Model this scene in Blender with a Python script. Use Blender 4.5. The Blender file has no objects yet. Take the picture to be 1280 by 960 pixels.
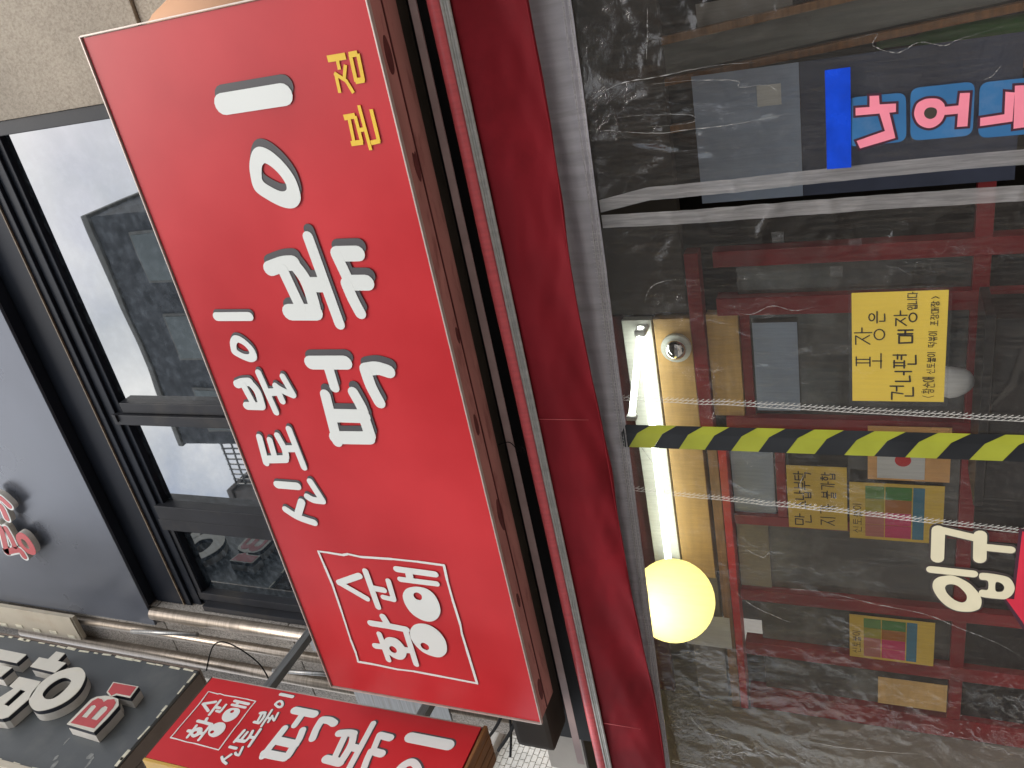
import bpy, bmesh, math, random
from mathutils import Vector, Matrix, noise
from mathutils.geometry import tessellate_polygon
random.seed(7)
SC = bpy.context.scene
COL = SC.collection
R = math.radians

# ---------------------------------------------------------------- camera (held upright-turned: world up points to picture left)
YAW, PITCH, ROLL, FPX = 0.503220, 0.408340, 0.0077714, 1064.24
def camera():
    fh = Vector((-math.sin(YAW), math.cos(YAW), 0)); r = Vector((math.cos(YAW), math.sin(YAW), 0)); z = Vector((0, 0, 1))
    f = fh*math.cos(PITCH) + z*math.sin(PITCH); u = -fh*math.sin(PITCH) + z*math.cos(PITCH)
    r2 = r*math.cos(ROLL) + u*math.sin(ROLL); u2 = -r*math.sin(ROLL) + u*math.cos(ROLL)
    cd = bpy.data.cameras.new('camera'); co = bpy.data.objects.new('camera', cd); COL.objects.link(co)
    x, y, zz = -u2, r2, -f                       # phone turned a quarter
    co.matrix_world = Matrix(((x.x, y.x, zz.x, 0), (x.y, y.y, zz.y, 0), (x.z, y.z, zz.z, 1.6), (0, 0, 0, 1)))
    cd.sensor_width = 36; cd.lens = FPX/1280*36; cd.clip_start = .02; cd.clip_end = 3000
    SC.camera = co
camera()

# ---------------------------------------------------------------- sky, sun, exposure
SUN_EL, SUN_ROT = 60, 160
def world():
    w = bpy.data.worlds.new('World'); SC.world = w; w.use_nodes = True
    nt = w.node_tree; nt.nodes.clear(); N = nt.nodes.new; L = nt.links.new
    out = N('ShaderNodeOutputWorld'); bg = N('ShaderNodeBackground'); bg.inputs['Strength'].default_value = .15
    sky = N('ShaderNodeTexSky'); sky.sky_type = 'NISHITA'; sky.sun_disc = False
    sky.sun_elevation = R(SUN_EL); sky.sun_rotation = R(SUN_ROT); sky.air_density = 1.2; sky.dust_density = 2.5
    tc = N('ShaderNodeTexCoord'); mp = N('ShaderNodeMapping'); mp.inputs['Scale'].default_value = (1.5, 1.5, 2.6)
    n1 = N('ShaderNodeTexNoise'); n1.inputs['Scale'].default_value = 2.6; n1.inputs['Detail'].default_value = 9; n1.inputs['Roughness'].default_value = .58; n1.inputs['Distortion'].default_value = .35
    cr = N('ShaderNodeValToRGB'); cr.color_ramp.elements[0].position = .36; cr.color_ramp.elements[1].position = .56
    cr.color_ramp.elements[0].color = (.22, .22, .22, 1); cr.color_ramp.elements[1].color = (1, 1, 1, 1)
    n2 = N('ShaderNodeTexNoise'); n2.inputs['Scale'].default_value = 4.2; n2.inputs['Detail'].default_value = 8
    cr2 = N('ShaderNodeValToRGB'); cr2.color_ramp.elements[0].color = (3.7, 4.1, 4.8, 1); cr2.color_ramp.elements[1].color = (10.0, 9.8, 9.5, 1)
    cr2.color_ramp.elements[0].position = .3; cr2.color_ramp.elements[1].position = .66
    mx = N('ShaderNodeMix'); mx.data_type = 'RGBA'
    L(tc.outputs['Generated'], mp.inputs[0]); L(mp.outputs[0], n1.inputs['Vector']); L(mp.outputs[0], n2.inputs['Vector'])
    L(n1.outputs[0], cr.inputs[0]); L(n2.outputs[0], cr2.inputs[0])
    L(cr.outputs[0], mx.inputs['Factor']); L(sky.outputs[0], mx.inputs['A']); L(cr2.outputs[0], mx.inputs['B'])
    L(mx.outputs['Result'], bg.inputs[0]); L(bg.outputs[0], out.inputs[0])
world()
sl = bpy.data.lights.new('sun', 'SUN'); sl.energy = .9; sl.angle = R(28); sl.color = (1, .95, .88)
so = bpy.data.objects.new('sun', sl); COL.objects.link(so)
# nishita: rotation measured from +Y clockwise seen from above
sd = Vector((math.sin(R(SUN_ROT))*math.cos(R(SUN_EL)), math.cos(R(SUN_ROT))*math.cos(R(SUN_EL)), math.sin(R(SUN_EL))))
so.rotation_euler = sd.to_track_quat('Z', 'Y').to_euler(); so.location = sd*30
SC.view_settings.view_transform = 'Standard'; SC.view_settings.look = 'None'
SC.view_settings.exposure = 1.08; SC.view_settings.gamma = 1
SC.render.engine = 'CYCLES'
SC.cycles.max_bounces = 10; SC.cycles.transparent_max_bounces = 16; SC.cycles.glossy_bounces = 5

# lettering of the main sign, metres from its lower left corner: S stroke (width, points), P area (outline, holes), L line
GLYPHS = {
 'i': [('S',0.0577,[(2.2834,0.5138),(2.2837,0.3127)]),('P',[(2.1599,0.4361),(2.1476,0.4102),(2.1232,0.3855),(2.0936,0.3661),(2.0618,0.3541),(2.025,0.3523),(2.0027,0.3586),(1.9855,0.3785),(1.9825,0.4037),(1.9911,0.4319),(2.0097,0.4634),(2.0341,0.4946),(2.0522,0.5033),(2.078,0.5019),(2.1113,0.4937),(2.1405,0.4767),(2.1567,0.4581)],[[(2.1143,0.4368),(2.103,0.4205),(2.0832,0.404),(2.0596,0.3924),(2.0425,0.3909),(2.0332,0.3988),(2.0332,0.416),(2.0452,0.4392),(2.0645,0.4632),(2.0829,0.4623),(2.1046,0.4527),(2.1123,0.4445)]])],
 'bokk': [('S',0.0476,[(1.808,0.539),(1.8204,0.4845),(1.821,0.4496)]),('S',0.042,[(1.8198,0.45),(1.7761,0.4285),(1.7301,0.4218),(1.6759,0.4235)]),('S',0.0546,[(1.6655,0.5184),(1.6629,0.428)]),('S',0.0372,[(1.802,0.4943),(1.6801,0.4745)]),('S',0.0478,[(1.7515,0.4143),(1.7496,0.3695)]),('S',0.0351,[(1.8957,0.3705),(1.6216,0.3526)]),('S',0.0466,[(1.8403,0.2878),(1.8378,0.2214)]),('S',0.0359,[(1.8382,0.2926),(1.7593,0.2773)]),('S',0.0484,[(1.7519,0.2769),(1.7493,0.218)]),('S',0.0378,[(1.7498,0.2872),(1.7045,0.281),(1.6558,0.2687)])],
 'tteok': [('S',0.0482,[(1.493,0.5021),(1.4926,0.3744)]),('S',0.0355,[(1.4844,0.4419),(1.4051,0.443)]),('S',0.0458,[(1.469,0.3066),(1.4732,0.2655),(1.4623,0.2293)]),('S',0.0401,[(1.4677,0.3099),(1.4121,0.3067),(1.3528,0.2926)]),('S',0.0383,[(1.3786,0.4868),(1.2012,0.4996)]),('S',0.0385,[(1.3887,0.3782),(1.3371,0.3647),(1.3021,0.3637)]),('S',0.0418,[(1.2843,0.3661),(1.2308,0.3645)]),('S',0.0496,[(1.3019,0.4849),(1.302,0.3667)]),('S',0.049,[(1.2181,0.5003),(1.2214,0.3734)])],
 'i_s': [('S',0.0305,[(1.6586,0.8067),(1.6557,0.6784)]),('P',[(1.5923,0.7614),(1.5867,0.7415),(1.5686,0.7207),(1.5454,0.706),(1.5203,0.7032),(1.5042,0.7104),(1.4959,0.7299),(1.4989,0.749),(1.5118,0.7764),(1.5283,0.7983),(1.55,0.7974),(1.5714,0.7904),(1.5872,0.7756)],[[(1.5663,0.7559),(1.5547,0.7385),(1.5385,0.7289),(1.527,0.7303),(1.5242,0.7407),(1.5279,0.7575),(1.5389,0.7734),(1.5497,0.773),(1.5621,0.7658)]])],
 'bul': [('S',0.0313,[(1.4135,0.8262),(1.4212,0.7996),(1.4229,0.7723)]),('S',0.028,[(1.4214,0.7729),(1.387,0.7537),(1.3322,0.7554)]),('S',0.0306,[(1.3309,0.8196),(1.3306,0.7594)]),('S',0.025,[(1.4107,0.8022),(1.3408,0.7887)]),('S',0.0243,[(1.4572,0.721),(1.3087,0.7068)]),('S',0.0277,[(1.3846,0.7055),(1.3865,0.6691)]),('S',0.0236,[(1.4429,0.6287),(1.3769,0.6119)]),('S',0.0238,[(1.3754,0.6141),(1.3913,0.648),(1.4073,0.6708)]),('S',0.0241,[(1.4088,0.6703),(1.3521,0.6643)])],
 'to': [('S',0.026,[(1.2079,0.8162),(1.101,0.8288)]),('S',0.0239,[(1.1982,0.7757),(1.1248,0.7818)]),('S',0.0253,[(1.2172,0.7365),(1.1632,0.7267),(1.1306,0.7321)]),('S',0.0315,[(1.1164,0.8193),(1.122,0.7404)]),('S',0.0271,[(1.165,0.7227),(1.1669,0.6787)]),('S',0.0248,[(1.2444,0.6783),(1.0913,0.6712)])],
 'sin': [('S',0.0321,[(1.0108,0.8148),(1.0097,0.7291)]),('S',0.0265,[(1.0338,0.6665),(0.9549,0.6421)]),('S',0.0274,[(0.9531,0.6427),(0.9554,0.6805),(0.9675,0.7017)]),('S',0.029,[(0.9031,0.8185),(0.8731,0.775),(0.8539,0.7125)]),('S',0.0299,[(0.9427,0.7344),(0.8877,0.7698)])],
 'sun': [('S',0.0283,[(0.6259,0.5942),(0.5807,0.695)]),('S',0.0256,[(0.5807,0.695),(0.5178,0.5946)]),('S',0.0251,[(0.6518,0.5603),(0.4827,0.5569)]),('S',0.0264,[(0.5736,0.5468),(0.5703,0.5073)]),('S',0.0223,[(0.6179,0.4747),(0.5324,0.4763)]),('S',0.0226,[(0.5304,0.4775),(0.5359,0.519)])],
 'ae': [('S',0.0268,[(0.6773,0.4235),(0.6725,0.2719)]),('S',0.0236,[(0.6316,0.4214),(0.6296,0.2765)]),('S',0.0298,[(0.6722,0.3765),(0.6358,0.38)]),('P',[(0.6061,0.3534),(0.5993,0.3192),(0.5749,0.2976),(0.5346,0.2898),(0.4967,0.2954),(0.4627,0.318),(0.4447,0.3511),(0.4497,0.3868),(0.4736,0.4176),(0.514,0.4335),(0.5564,0.4321),(0.587,0.4113),(0.6008,0.3831)],[[(0.5792,0.3666),(0.5695,0.353),(0.5532,0.3545),(0.5435,0.364),(0.546,0.3796),(0.5603,0.3867),(0.5736,0.3803)]])],
 'hwang': [('S',0.0294,[(0.3947,0.6156),(0.3933,0.5418),(0.388,0.4646)]),('S',0.0288,[(0.4372,0.5497),(0.4051,0.5418)]),('S',0.0248,[(0.3774,0.4692),(0.212,0.4696)]),('S',0.0239,[(0.3451,0.5928),(0.2123,0.5906)]),('S',0.0282,[(0.2777,0.6303),(0.2798,0.5994)]),('S',0.029,[(0.2793,0.5049),(0.2823,0.4765)]),('P',[(0.3362,0.5496),(0.3326,0.5202),(0.3082,0.5012),(0.2791,0.4941),(0.2465,0.5053),(0.2273,0.5259),(0.2254,0.5506),(0.2413,0.577),(0.2724,0.59),(0.3092,0.5837),(0.3268,0.5698)],[[(0.2913,0.5494),(0.2791,0.5376),(0.2634,0.5398),(0.2552,0.5509),(0.2615,0.5645),(0.2761,0.5691),(0.2877,0.5614)]]),('P',[(0.4287,0.3924),(0.4258,0.356),(0.4019,0.3253),(0.3657,0.3098),(0.3265,0.3105),(0.2946,0.3233),(0.2724,0.3496),(0.2694,0.3796),(0.2825,0.4184),(0.3131,0.4442),(0.351,0.4552),(0.3868,0.4475),(0.4148,0.4252)],[[(0.3338,0.4049),(0.3227,0.3889),(0.3051,0.3902),(0.297,0.4019),(0.3028,0.4173),(0.317,0.422),(0.3288,0.4167)]])],
 'frame': [('L',0.0095,[(0.7213,0.741),(0.7199,0.6995),(0.7155,0.6365),(0.7225,0.6127),(0.7155,0.5609),(0.7205,0.4307),(0.7204,0.3284),(0.7165,0.2268),(0.6512,0.2306),(0.5614,0.2307),(0.4471,0.2279),(0.4048,0.2318),(0.3357,0.2304),(0.161,0.2266),(0.1664,0.3719),(0.1705,0.4912),(0.1669,0.5645),(0.1735,0.6742),(0.1739,0.7403),(0.2214,0.7365),(0.288,0.7386),(0.4312,0.7332),(0.5685,0.7306),(0.6532,0.7362),(0.7213,0.741)])],
 'jeom': [('S',0.0162,[(2.3503,0.1514),(2.3499,0.0976)]),('S',0.0091,[(2.3459,0.1239),(2.3211,0.1249)]),('S',0.0092,[(2.3152,0.1389),(2.2664,0.1416)]),('S',0.0092,[(2.3147,0.1427),(2.2924,0.1138),(2.2614,0.102)]),('S',0.0091,[(2.3298,0.1041),(2.2987,0.1177)]),('S',0.0101,[(2.3517,0.0829),(2.2868,0.0857)]),('S',0.0136,[(2.3512,0.0866),(2.3515,0.0618)]),('S',0.0101,[(2.3505,0.061),(2.286,0.0645)]),('S',0.0137,[(2.288,0.0876),(2.2885,0.0614)])],
 'bon': [('S',0.0142,[(2.205,0.1493),(2.206,0.1147)]),('S',0.0132,[(2.1377,0.1486),(2.1381,0.1126)]),('S',0.0094,[(2.2012,0.1346),(2.1377,0.1387)]),('S',0.0094,[(2.205,0.115),(2.1374,0.1153)]),('S',0.0106,[(2.1685,0.1167),(2.1701,0.0942)]),('S',0.0092,[(2.2299,0.0958),(2.1154,0.0945)]),('S',0.0103,[(2.2161,0.0633),(2.134,0.0639)]),('S',0.0117,[(2.1358,0.061),(2.1335,0.0883)])],
}
# raised letters of the charcoal blade sign, metres from its lower street-side corner
BLADE = {
 'a': [('P',[(0.664,1.0374),(0.7355,1.044),(0.7357,0.9686),(0.7958,0.9687),(0.795,0.8927),(0.7346,0.8884),(0.7323,0.8161),(0.6577,0.8235)],[])],
 'bieup': [('P',[(0.3195,0.9923),(0.4187,1.0261),(0.5062,0.9884),(0.516,1.0334),(0.5853,1.0371),(0.5834,0.8576),(0.4715,0.8133),(0.3359,0.8275),(0.3188,0.8544),(0.3123,0.9265)],[[(0.4005,0.9382),(0.5093,0.9345),(0.5069,0.8909),(0.3961,0.8965)]])],
 'ieung': [('P',[(0.7195,0.6973),(0.7003,0.6373),(0.664,0.5913),(0.5908,0.5529),(0.5194,0.5535),(0.4559,0.5916),(0.4157,0.6545),(0.4099,0.7102),(0.4335,0.773),(0.4616,0.8097),(0.5063,0.8377),(0.5779,0.8473),(0.6501,0.8233),(0.6994,0.7641)],[[(0.6378,0.7291),(0.633,0.6762),(0.6085,0.6497),(0.5445,0.6428),(0.5022,0.6585),(0.4857,0.6949),(0.4969,0.7391),(0.5204,0.7658),(0.5699,0.7738),(0.6135,0.7584)]])],
 'ae1': [('P',[(0.7406,1.461),(0.7381,1.1537),(0.6692,1.1581),(0.6706,1.3914)],[])],
 'ae2': [('P',[(0.6326,1.3262),(0.6343,1.1549),(0.5631,1.1623),(0.5629,1.2652)],[])],
 'B': [('P',[(0.3726,0.4207),(0.5391,0.4185),(0.5616,0.4005),(0.5791,0.3509),(0.5829,0.3102),(0.5759,0.2502),(0.5389,0.2123),(0.4592,0.2081),(0.3636,0.2147)],[])],
 'one': [('P',[(0.602,0.3636),(0.6713,0.3834),(0.6741,0.1971),(0.5978,0.1854),(0.5984,0.2812),(0.5786,0.3104)],[])],
 'Bred': [('P',[(0.383,0.4024),(0.5329,0.3971),(0.5553,0.379),(0.5533,0.3471),(0.5391,0.3209),(0.5588,0.312),(0.5691,0.2743),(0.5528,0.245),(0.5182,0.2309),(0.3827,0.2308)],[[(0.4293,0.3705),(0.5025,0.3768),(0.5125,0.3611),(0.503,0.3402),(0.4301,0.3345)],[(0.4302,0.3016),(0.5035,0.3038),(0.5197,0.2909),(0.5143,0.2671),(0.4962,0.2562),(0.4288,0.2602)]])],
 'onered': [('P',[(0.6063,0.356),(0.6648,0.3724),(0.6681,0.2061),(0.6066,0.1969),(0.6054,0.2955),(0.5866,0.3124)],[])],
}
PANEL = [('S',0.0452,[(0.8445,0.6527),(0.8336,0.61),(0.7894,0.5779)]),('S',0.0456,[(0.7984,0.6681),(0.7744,0.6454),(0.702,0.6544)]),('S',0.0471,[(0.6461,0.7621),(0.6063,0.7568),(0.464,0.8107)]),('S',0.0433,[(0.6309,0.7089),(0.5704,0.7092),(0.5083,0.7179)]),('S',0.0484,[(0.4602,0.8132),(0.4862,0.7006),(0.4432,0.6846)]),('P',[(0.5929,0.6515),(0.6143,0.6028),(0.588,0.5656),(0.5254,0.5549),(0.4798,0.5702),(0.4627,0.6018),(0.4723,0.6387),(0.51,0.6695),(0.5538,0.6728)],[[(0.5684,0.6283),(0.5574,0.6043),(0.5207,0.6004),(0.5029,0.6077),(0.5108,0.6299),(0.5404,0.6384)]])]
# cut-out letters stuck on the curtain, world x and z
ENTRY = {
 'gu_giyeok': [('S',0.0353,[(-1.7755,1.4436),(-1.6755,1.4443)]),('S',0.0244,[(-1.6719,1.4444),(-1.6931,1.3513)])],
 'gu_u': [('S',0.0343,[(-1.6829,1.3381),(-1.765,1.3352)]),('S',0.0245,[(-1.7239,1.3223),(-1.7263,1.2607)])],
 'ip_i': [('S',0.0252,[(-1.8203,1.4593),(-1.8236,1.3487)])],
 'ip_ieung': [('P',[(-1.8406,1.4244),(-1.8361,1.4036),(-1.8444,1.3799),(-1.8636,1.3532),(-1.8947,1.331),(-1.9203,1.3225),(-1.9475,1.3244),(-1.9608,1.3355),(-1.969,1.356),(-1.9687,1.3878),(-1.953,1.415),(-1.9249,1.4374),(-1.8919,1.4518),(-1.8649,1.4513),(-1.8482,1.4399)],[[(-1.869,1.4036),(-1.8736,1.3864),(-1.8958,1.3672),(-1.9141,1.3607),(-1.9301,1.3644),(-1.9356,1.3759),(-1.9267,1.3948),(-1.9059,1.4128),(-1.8857,1.4196),(-1.8736,1.4153)]])],
 'ip_bieup': [('P',[(-1.8159,1.3249),(-1.8211,1.2694),(-1.8354,1.2511),(-1.8619,1.2419),(-1.8868,1.2465),(-1.9037,1.2592),(-1.908,1.2741),(-1.9065,1.3201),(-1.8983,1.3296),(-1.8871,1.3309),(-1.8793,1.3241),(-1.8765,1.309),(-1.8449,1.3107),(-1.8416,1.3287),(-1.8292,1.3339)],[[(-1.847,1.2899),(-1.8496,1.2751),(-1.8636,1.268),(-1.8791,1.2721),(-1.8794,1.2885)]])],
}
EXIT_WAY = {
 'na': [('P',[(-0.4616,1.6576),(-0.4629,1.6275),(-0.4381,1.6275),(-0.4397,1.6076),(-0.4596,1.6062),(-0.4619,1.5717),(-0.4809,1.5715),(-0.4808,1.5832),(-0.479,1.6577)],[]),('P',[(-0.4757,1.6074),(-0.4708,1.5876),(-0.5403,1.5719),(-0.5567,1.6484),(-0.5384,1.6558),(-0.5217,1.5943)],[])],
 'o': [('P',[(-0.4589,1.5039),(-0.4622,1.4856),(-0.4724,1.4741),(-0.4838,1.4707),(-0.4993,1.4712),(-0.5142,1.4777),(-0.5239,1.4917),(-0.5245,1.5061),(-0.5147,1.5229),(-0.499,1.5315),(-0.4853,1.5335),(-0.4681,1.5281),(-0.4607,1.516)],[[(-0.4788,1.5002),(-0.4827,1.49),(-0.4908,1.4866),(-0.5015,1.4904),(-0.5049,1.5005),(-0.4993,1.5099),(-0.4899,1.5132),(-0.4815,1.5093)]]),('P',[(-0.4813,1.4738),(-0.4816,1.4438),(-0.455,1.4419),(-0.4566,1.4222),(-0.5297,1.4237),(-0.5291,1.4448),(-0.4996,1.444),(-0.4991,1.4732)],[])],
 'neu': [('P',[(-0.5143,1.3991),(-0.5116,1.3521),(-0.4631,1.3532),(-0.4668,1.3353),(-0.5292,1.3355),(-0.5325,1.3987)],[]),('P',[(-0.4526,1.3358),(-0.4541,1.3113),(-0.5443,1.3086),(-0.5456,1.3325)],[])],
}
TILES = [[(-0.4369,1.6748),(-0.4397,1.5513),(-0.551,1.5484),(-0.5508,1.6759)],[(-0.432,1.5423),(-0.4334,1.4132),(-0.5518,1.4125),(-0.551,1.5399)],[(-0.4376,1.404),(-0.4393,1.2969),(-0.5609,1.2877),(-0.5598,1.4009)]]
CREASES = [[(-1.968,2.052),(-2.035,1.989),(-2.071,1.923),(-2.099,1.858)],[(-1.959,1.984),(-1.952,1.768),(-1.98,1.605),(-2.002,1.467),(-2.044,1.37),(-2.084,1.275),(-2.135,1.199)],[(-1.369,2.325),(-1.439,2.284),(-1.527,2.236),(-1.553,2.2)],[(-0.386,2.328),(-0.338,2.217),(-0.331,2.108),(-0.325,1.971),(-0.332,1.877)],[(-0.421,2.304),(-0.42,2.154),(-0.432,2.048),(-0.446,2.03),(-0.454,2.05),(-0.452,2.149)],[(-0.453,2.339),(-0.445,2.289),(-0.469,2.133),(-0.47,1.982),(-0.467,1.897),(-0.458,1.798)],[(-0.31,1.664),(-0.306,1.613),(-0.331,1.62),(-0.353,1.569),(-0.337,1.527),(-0.351,1.478),(-0.342,1.444),(-0.328,1.365)],[(-0.346,2.123),(-0.35,2.032),(-0.366,1.924),(-0.381,1.916),(-0.385,1.851),(-0.412,1.82)],[(-0.408,1.363),(-0.428,1.379),(-0.435,1.395)],[(-0.927,2.214),(-0.895,2.195),(-0.876,2.153),(-0.873,2.109)],[(-0.972,1.973),(-0.984,1.927),(-0.959,1.87),(-0.977,1.817),(-0.968,1.763)],[(-2.622,1.45),(-2.653,1.669),(-2.652,1.843)],[(-2.603,2.251),(-2.686,2.206),(-2.705,2.13),(-2.73,2.004)],[(-0.171,2.121),(-0.218,2.125),(-0.29,2.136)],[(-1.801,1.997),(-1.831,1.944),(-1.822,1.928),(-1.792,1.91)],[(-1.494,1.797),(-1.546,1.818),(-1.596,1.805)]]
# ---------------------------------------------------------------- materials
MATS = {}
def mat(name, col, rough=.6, metal=0, spec=.5, var=.12, scale=6, bump=0, bscale=60, stretch=(1, 1, 1), dirt=None, dscale=3, coat=0, tint=None):
    """Principled paint with mottled colour, optional dirt stains with their own shape, fine relief."""
    if name in MATS: return MATS[name]
    m = bpy.data.materials.new(name); m.use_nodes = True; nt = m.node_tree; N = nt.nodes.new; L = nt.links.new
    b = nt.nodes['Principled BSDF']; b.inputs['Roughness'].default_value = rough; b.inputs['Metallic'].default_value = metal
    b.inputs['Specular IOR Level'].default_value = spec; b.inputs['Coat Weight'].default_value = coat; b.inputs['Coat Roughness'].default_value = .12
    tc = N('ShaderNodeTexCoord'); mp = N('ShaderNodeMapping'); mp.inputs['Scale'].default_value = stretch; L(tc.outputs['Object'], mp.inputs[0])
    n = N('ShaderNodeTexNoise'); n.inputs['Scale'].default_value = scale; n.inputs['Detail'].default_value = 7; L(mp.outputs[0], n.inputs['Vector'])
    lo = tuple(max(0, c*(1-var)) for c in col)+(1,); hi = tuple(min(1, c*(1+var)) for c in (tint or col))+(1,)
    cr = N('ShaderNodeValToRGB'); cr.color_ramp.elements[0].position = .32; cr.color_ramp.elements[1].position = .68
    cr.color_ramp.elements[0].color = lo; cr.color_ramp.elements[1].color = hi; L(n.outputs[0], cr.inputs[0]); src = cr.outputs[0]
    if dirt:
        dn = N('ShaderNodeTexNoise'); dn.inputs['Scale'].default_value = dscale; dn.inputs['Detail'].default_value = 9; dn.inputs['Roughness'].default_value = .65
        L(mp.outputs[0], dn.inputs['Vector']); dr = N('ShaderNodeValToRGB'); dr.color_ramp.elements[0].position = .52; dr.color_ramp.elements[1].position = .68
        dr.color_ramp.elements[1].color = (.75, .75, .75, 1); L(dn.outputs[0], dr.inputs[0])
        mx = N('ShaderNodeMix'); mx.data_type = 'RGBA'; mx.inputs['B'].default_value = tuple(dirt)+(1,)
        L(dr.outputs[0], mx.inputs['Factor']); L(src, mx.inputs['A']); src = mx.outputs['Result']
    L(src, b.inputs['Base Color'])
    rr = N('ShaderNodeMapRange'); rr.inputs['To Min'].default_value = rough*.8; rr.inputs['To Max'].default_value = min(1, rough*1.25); L(n.outputs[0], rr.inputs['Value']); L(rr.outputs[0], b.inputs['Roughness'])
    if bump:
        bn = N('ShaderNodeTexNoise'); bn.inputs['Scale'].default_value = bscale; bn.inputs['Detail'].default_value = 5; L(mp.outputs[0], bn.inputs['Vector'])
        bp = N('ShaderNodeBump'); bp.inputs['Strength'].default_value = bump; bp.inputs['Distance'].default_value = .004; L(bn.outputs[0], bp.inputs['Height']); L(bp.outputs[0], b.inputs['Normal'])
    MATS[name] = m; return m
def emit(name, col, s):
    m = bpy.data.materials.new(name); m.use_nodes = True; nt = m.node_tree; nt.nodes.clear()
    e = nt.nodes.new('ShaderNodeEmission'); o = nt.nodes.new('ShaderNodeOutputMaterial'); e.inputs[0].default_value = tuple(col)+(1,); e.inputs[1].default_value = s
    nt.links.new(e.outputs[0], o.inputs[0]); MATS[name] = m; return m
def stone_mat(name, c0, c1, c2):
    m = bpy.data.materials.new(name); m.use_nodes = True; nt = m.node_tree; N = nt.nodes.new; L = nt.links.new; b = nt.nodes['Principled BSDF']
    tc = N('ShaderNodeTexCoord'); n = N('ShaderNodeTexNoise'); n.inputs['Scale'].default_value = 125; n.inputs['Detail'].default_value = 3; n.inputs['Roughness'].default_value = .7
    mp = N('ShaderNodeMapping'); mp.inputs['Scale'].default_value = (1, 1, .75); mp.inputs['Rotation'].default_value = (0, .35, 0); L(tc.outputs['Object'], mp.inputs[0]); L(mp.outputs[0], n.inputs['Vector'])
    cr = N('ShaderNodeValToRGB'); e = cr.color_ramp.elements; e[0].position = .34; e[0].color = tuple(c0)+(1,); e[1].position = .62; e[1].color = tuple(c2)+(1,); k = e.new(.47); k.color = tuple(c1)+(1,)
    L(n.outputs[0], cr.inputs[0]); n2 = N('ShaderNodeTexNoise'); n2.inputs['Scale'].default_value = 2.3; n2.inputs['Detail'].default_value = 6; L(tc.outputs['Object'], n2.inputs['Vector'])
    mr = N('ShaderNodeMapRange'); mr.inputs['From Min'].default_value = .3; mr.inputs['From Max'].default_value = .7; mr.inputs['To Min'].default_value = .82; mr.inputs['To Max'].default_value = 1.08; L(n2.outputs[0], mr.inputs['Value'])
    mx = N('ShaderNodeMix'); mx.data_type = 'RGBA'; mx.blend_type = 'MULTIPLY'; mx.inputs['Factor'].default_value = 1; L(cr.outputs[0], mx.inputs['A']); L(mr.outputs[0], mx.inputs['B']); L(mx.outputs['Result'], b.inputs['Base Color'])
    bp = N('ShaderNodeBump'); bp.inputs['Strength'].default_value = .5; bp.inputs['Distance'].default_value = .004; L(n.outputs[0], bp.inputs['Height']); L(bp.outputs[0], b.inputs['Normal']); b.inputs['Roughness'].default_value = .85
    MATS[name] = m; return m
def brushed(name, col, rough=.3, bands=(1, 1, 30)):
    m = mat(name, col, rough, metal=.85, var=.18, scale=5, stretch=bands, dirt=(.16, .13, .1), dscale=4); return m
def window_glass(name, tint=(.8, .82, .83), base=(.012, .016, .02), refl=.62, grain=30):
    m = bpy.data.materials.new(name); m.use_nodes = True; nt = m.node_tree; nt.nodes.clear(); N = nt.nodes.new; L = nt.links.new
    o = N('ShaderNodeOutputMaterial'); g = N('ShaderNodeBsdfGlossy'); g.inputs['Color'].default_value = tuple(tint)+(1,); g.inputs['Roughness'].default_value = .012
    d = N('ShaderNodeBsdfDiffuse'); mx = N('ShaderNodeMixShader')
    tc = N('ShaderNodeTexCoord'); n = N('ShaderNodeTexNoise'); n.inputs['Scale'].default_value = grain; n.inputs['Detail'].default_value = 6; L(tc.outputs['Object'], n.inputs['Vector'])
    cr = N('ShaderNodeValToRGB'); cr.color_ramp.elements[0].position = .45; cr.color_ramp.elements[0].color = tuple(base)+(1,); cr.color_ramp.elements[1].position = .75; cr.color_ramp.elements[1].color = tuple(b*3+.02 for b in base)+(1,)
    L(n.outputs[0], cr.inputs[0]); L(cr.outputs[0], d.inputs[0])
    w = N('ShaderNodeTexNoise'); w.inputs['Scale'].default_value = 1.3; L(tc.outputs['Object'], w.inputs['Vector'])
    bp = N('ShaderNodeBump'); bp.inputs['Strength'].default_value = .06; bp.inputs['Distance'].default_value = .02; L(w.outputs[0], bp.inputs['Height']); L(bp.outputs[0], g.inputs['Normal'])
    fr = N('ShaderNodeFresnel'); fr.inputs[0].default_value = 1.5; mr = N('ShaderNodeMapRange'); mr.inputs['From Max'].default_value = .3; mr.inputs['To Min'].default_value = refl-.05; mr.inputs['To Max'].default_value = min(.95, refl+.2); L(fr.outputs[0], mr.inputs['Value'])
    L(mr.outputs[0], mx.inputs[0]); L(d.outputs[0], mx.inputs[1]); L(g.outputs[0], mx.inputs[2]); L(mx.outputs[0], o.inputs[0]); MATS[name] = m; return m
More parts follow.
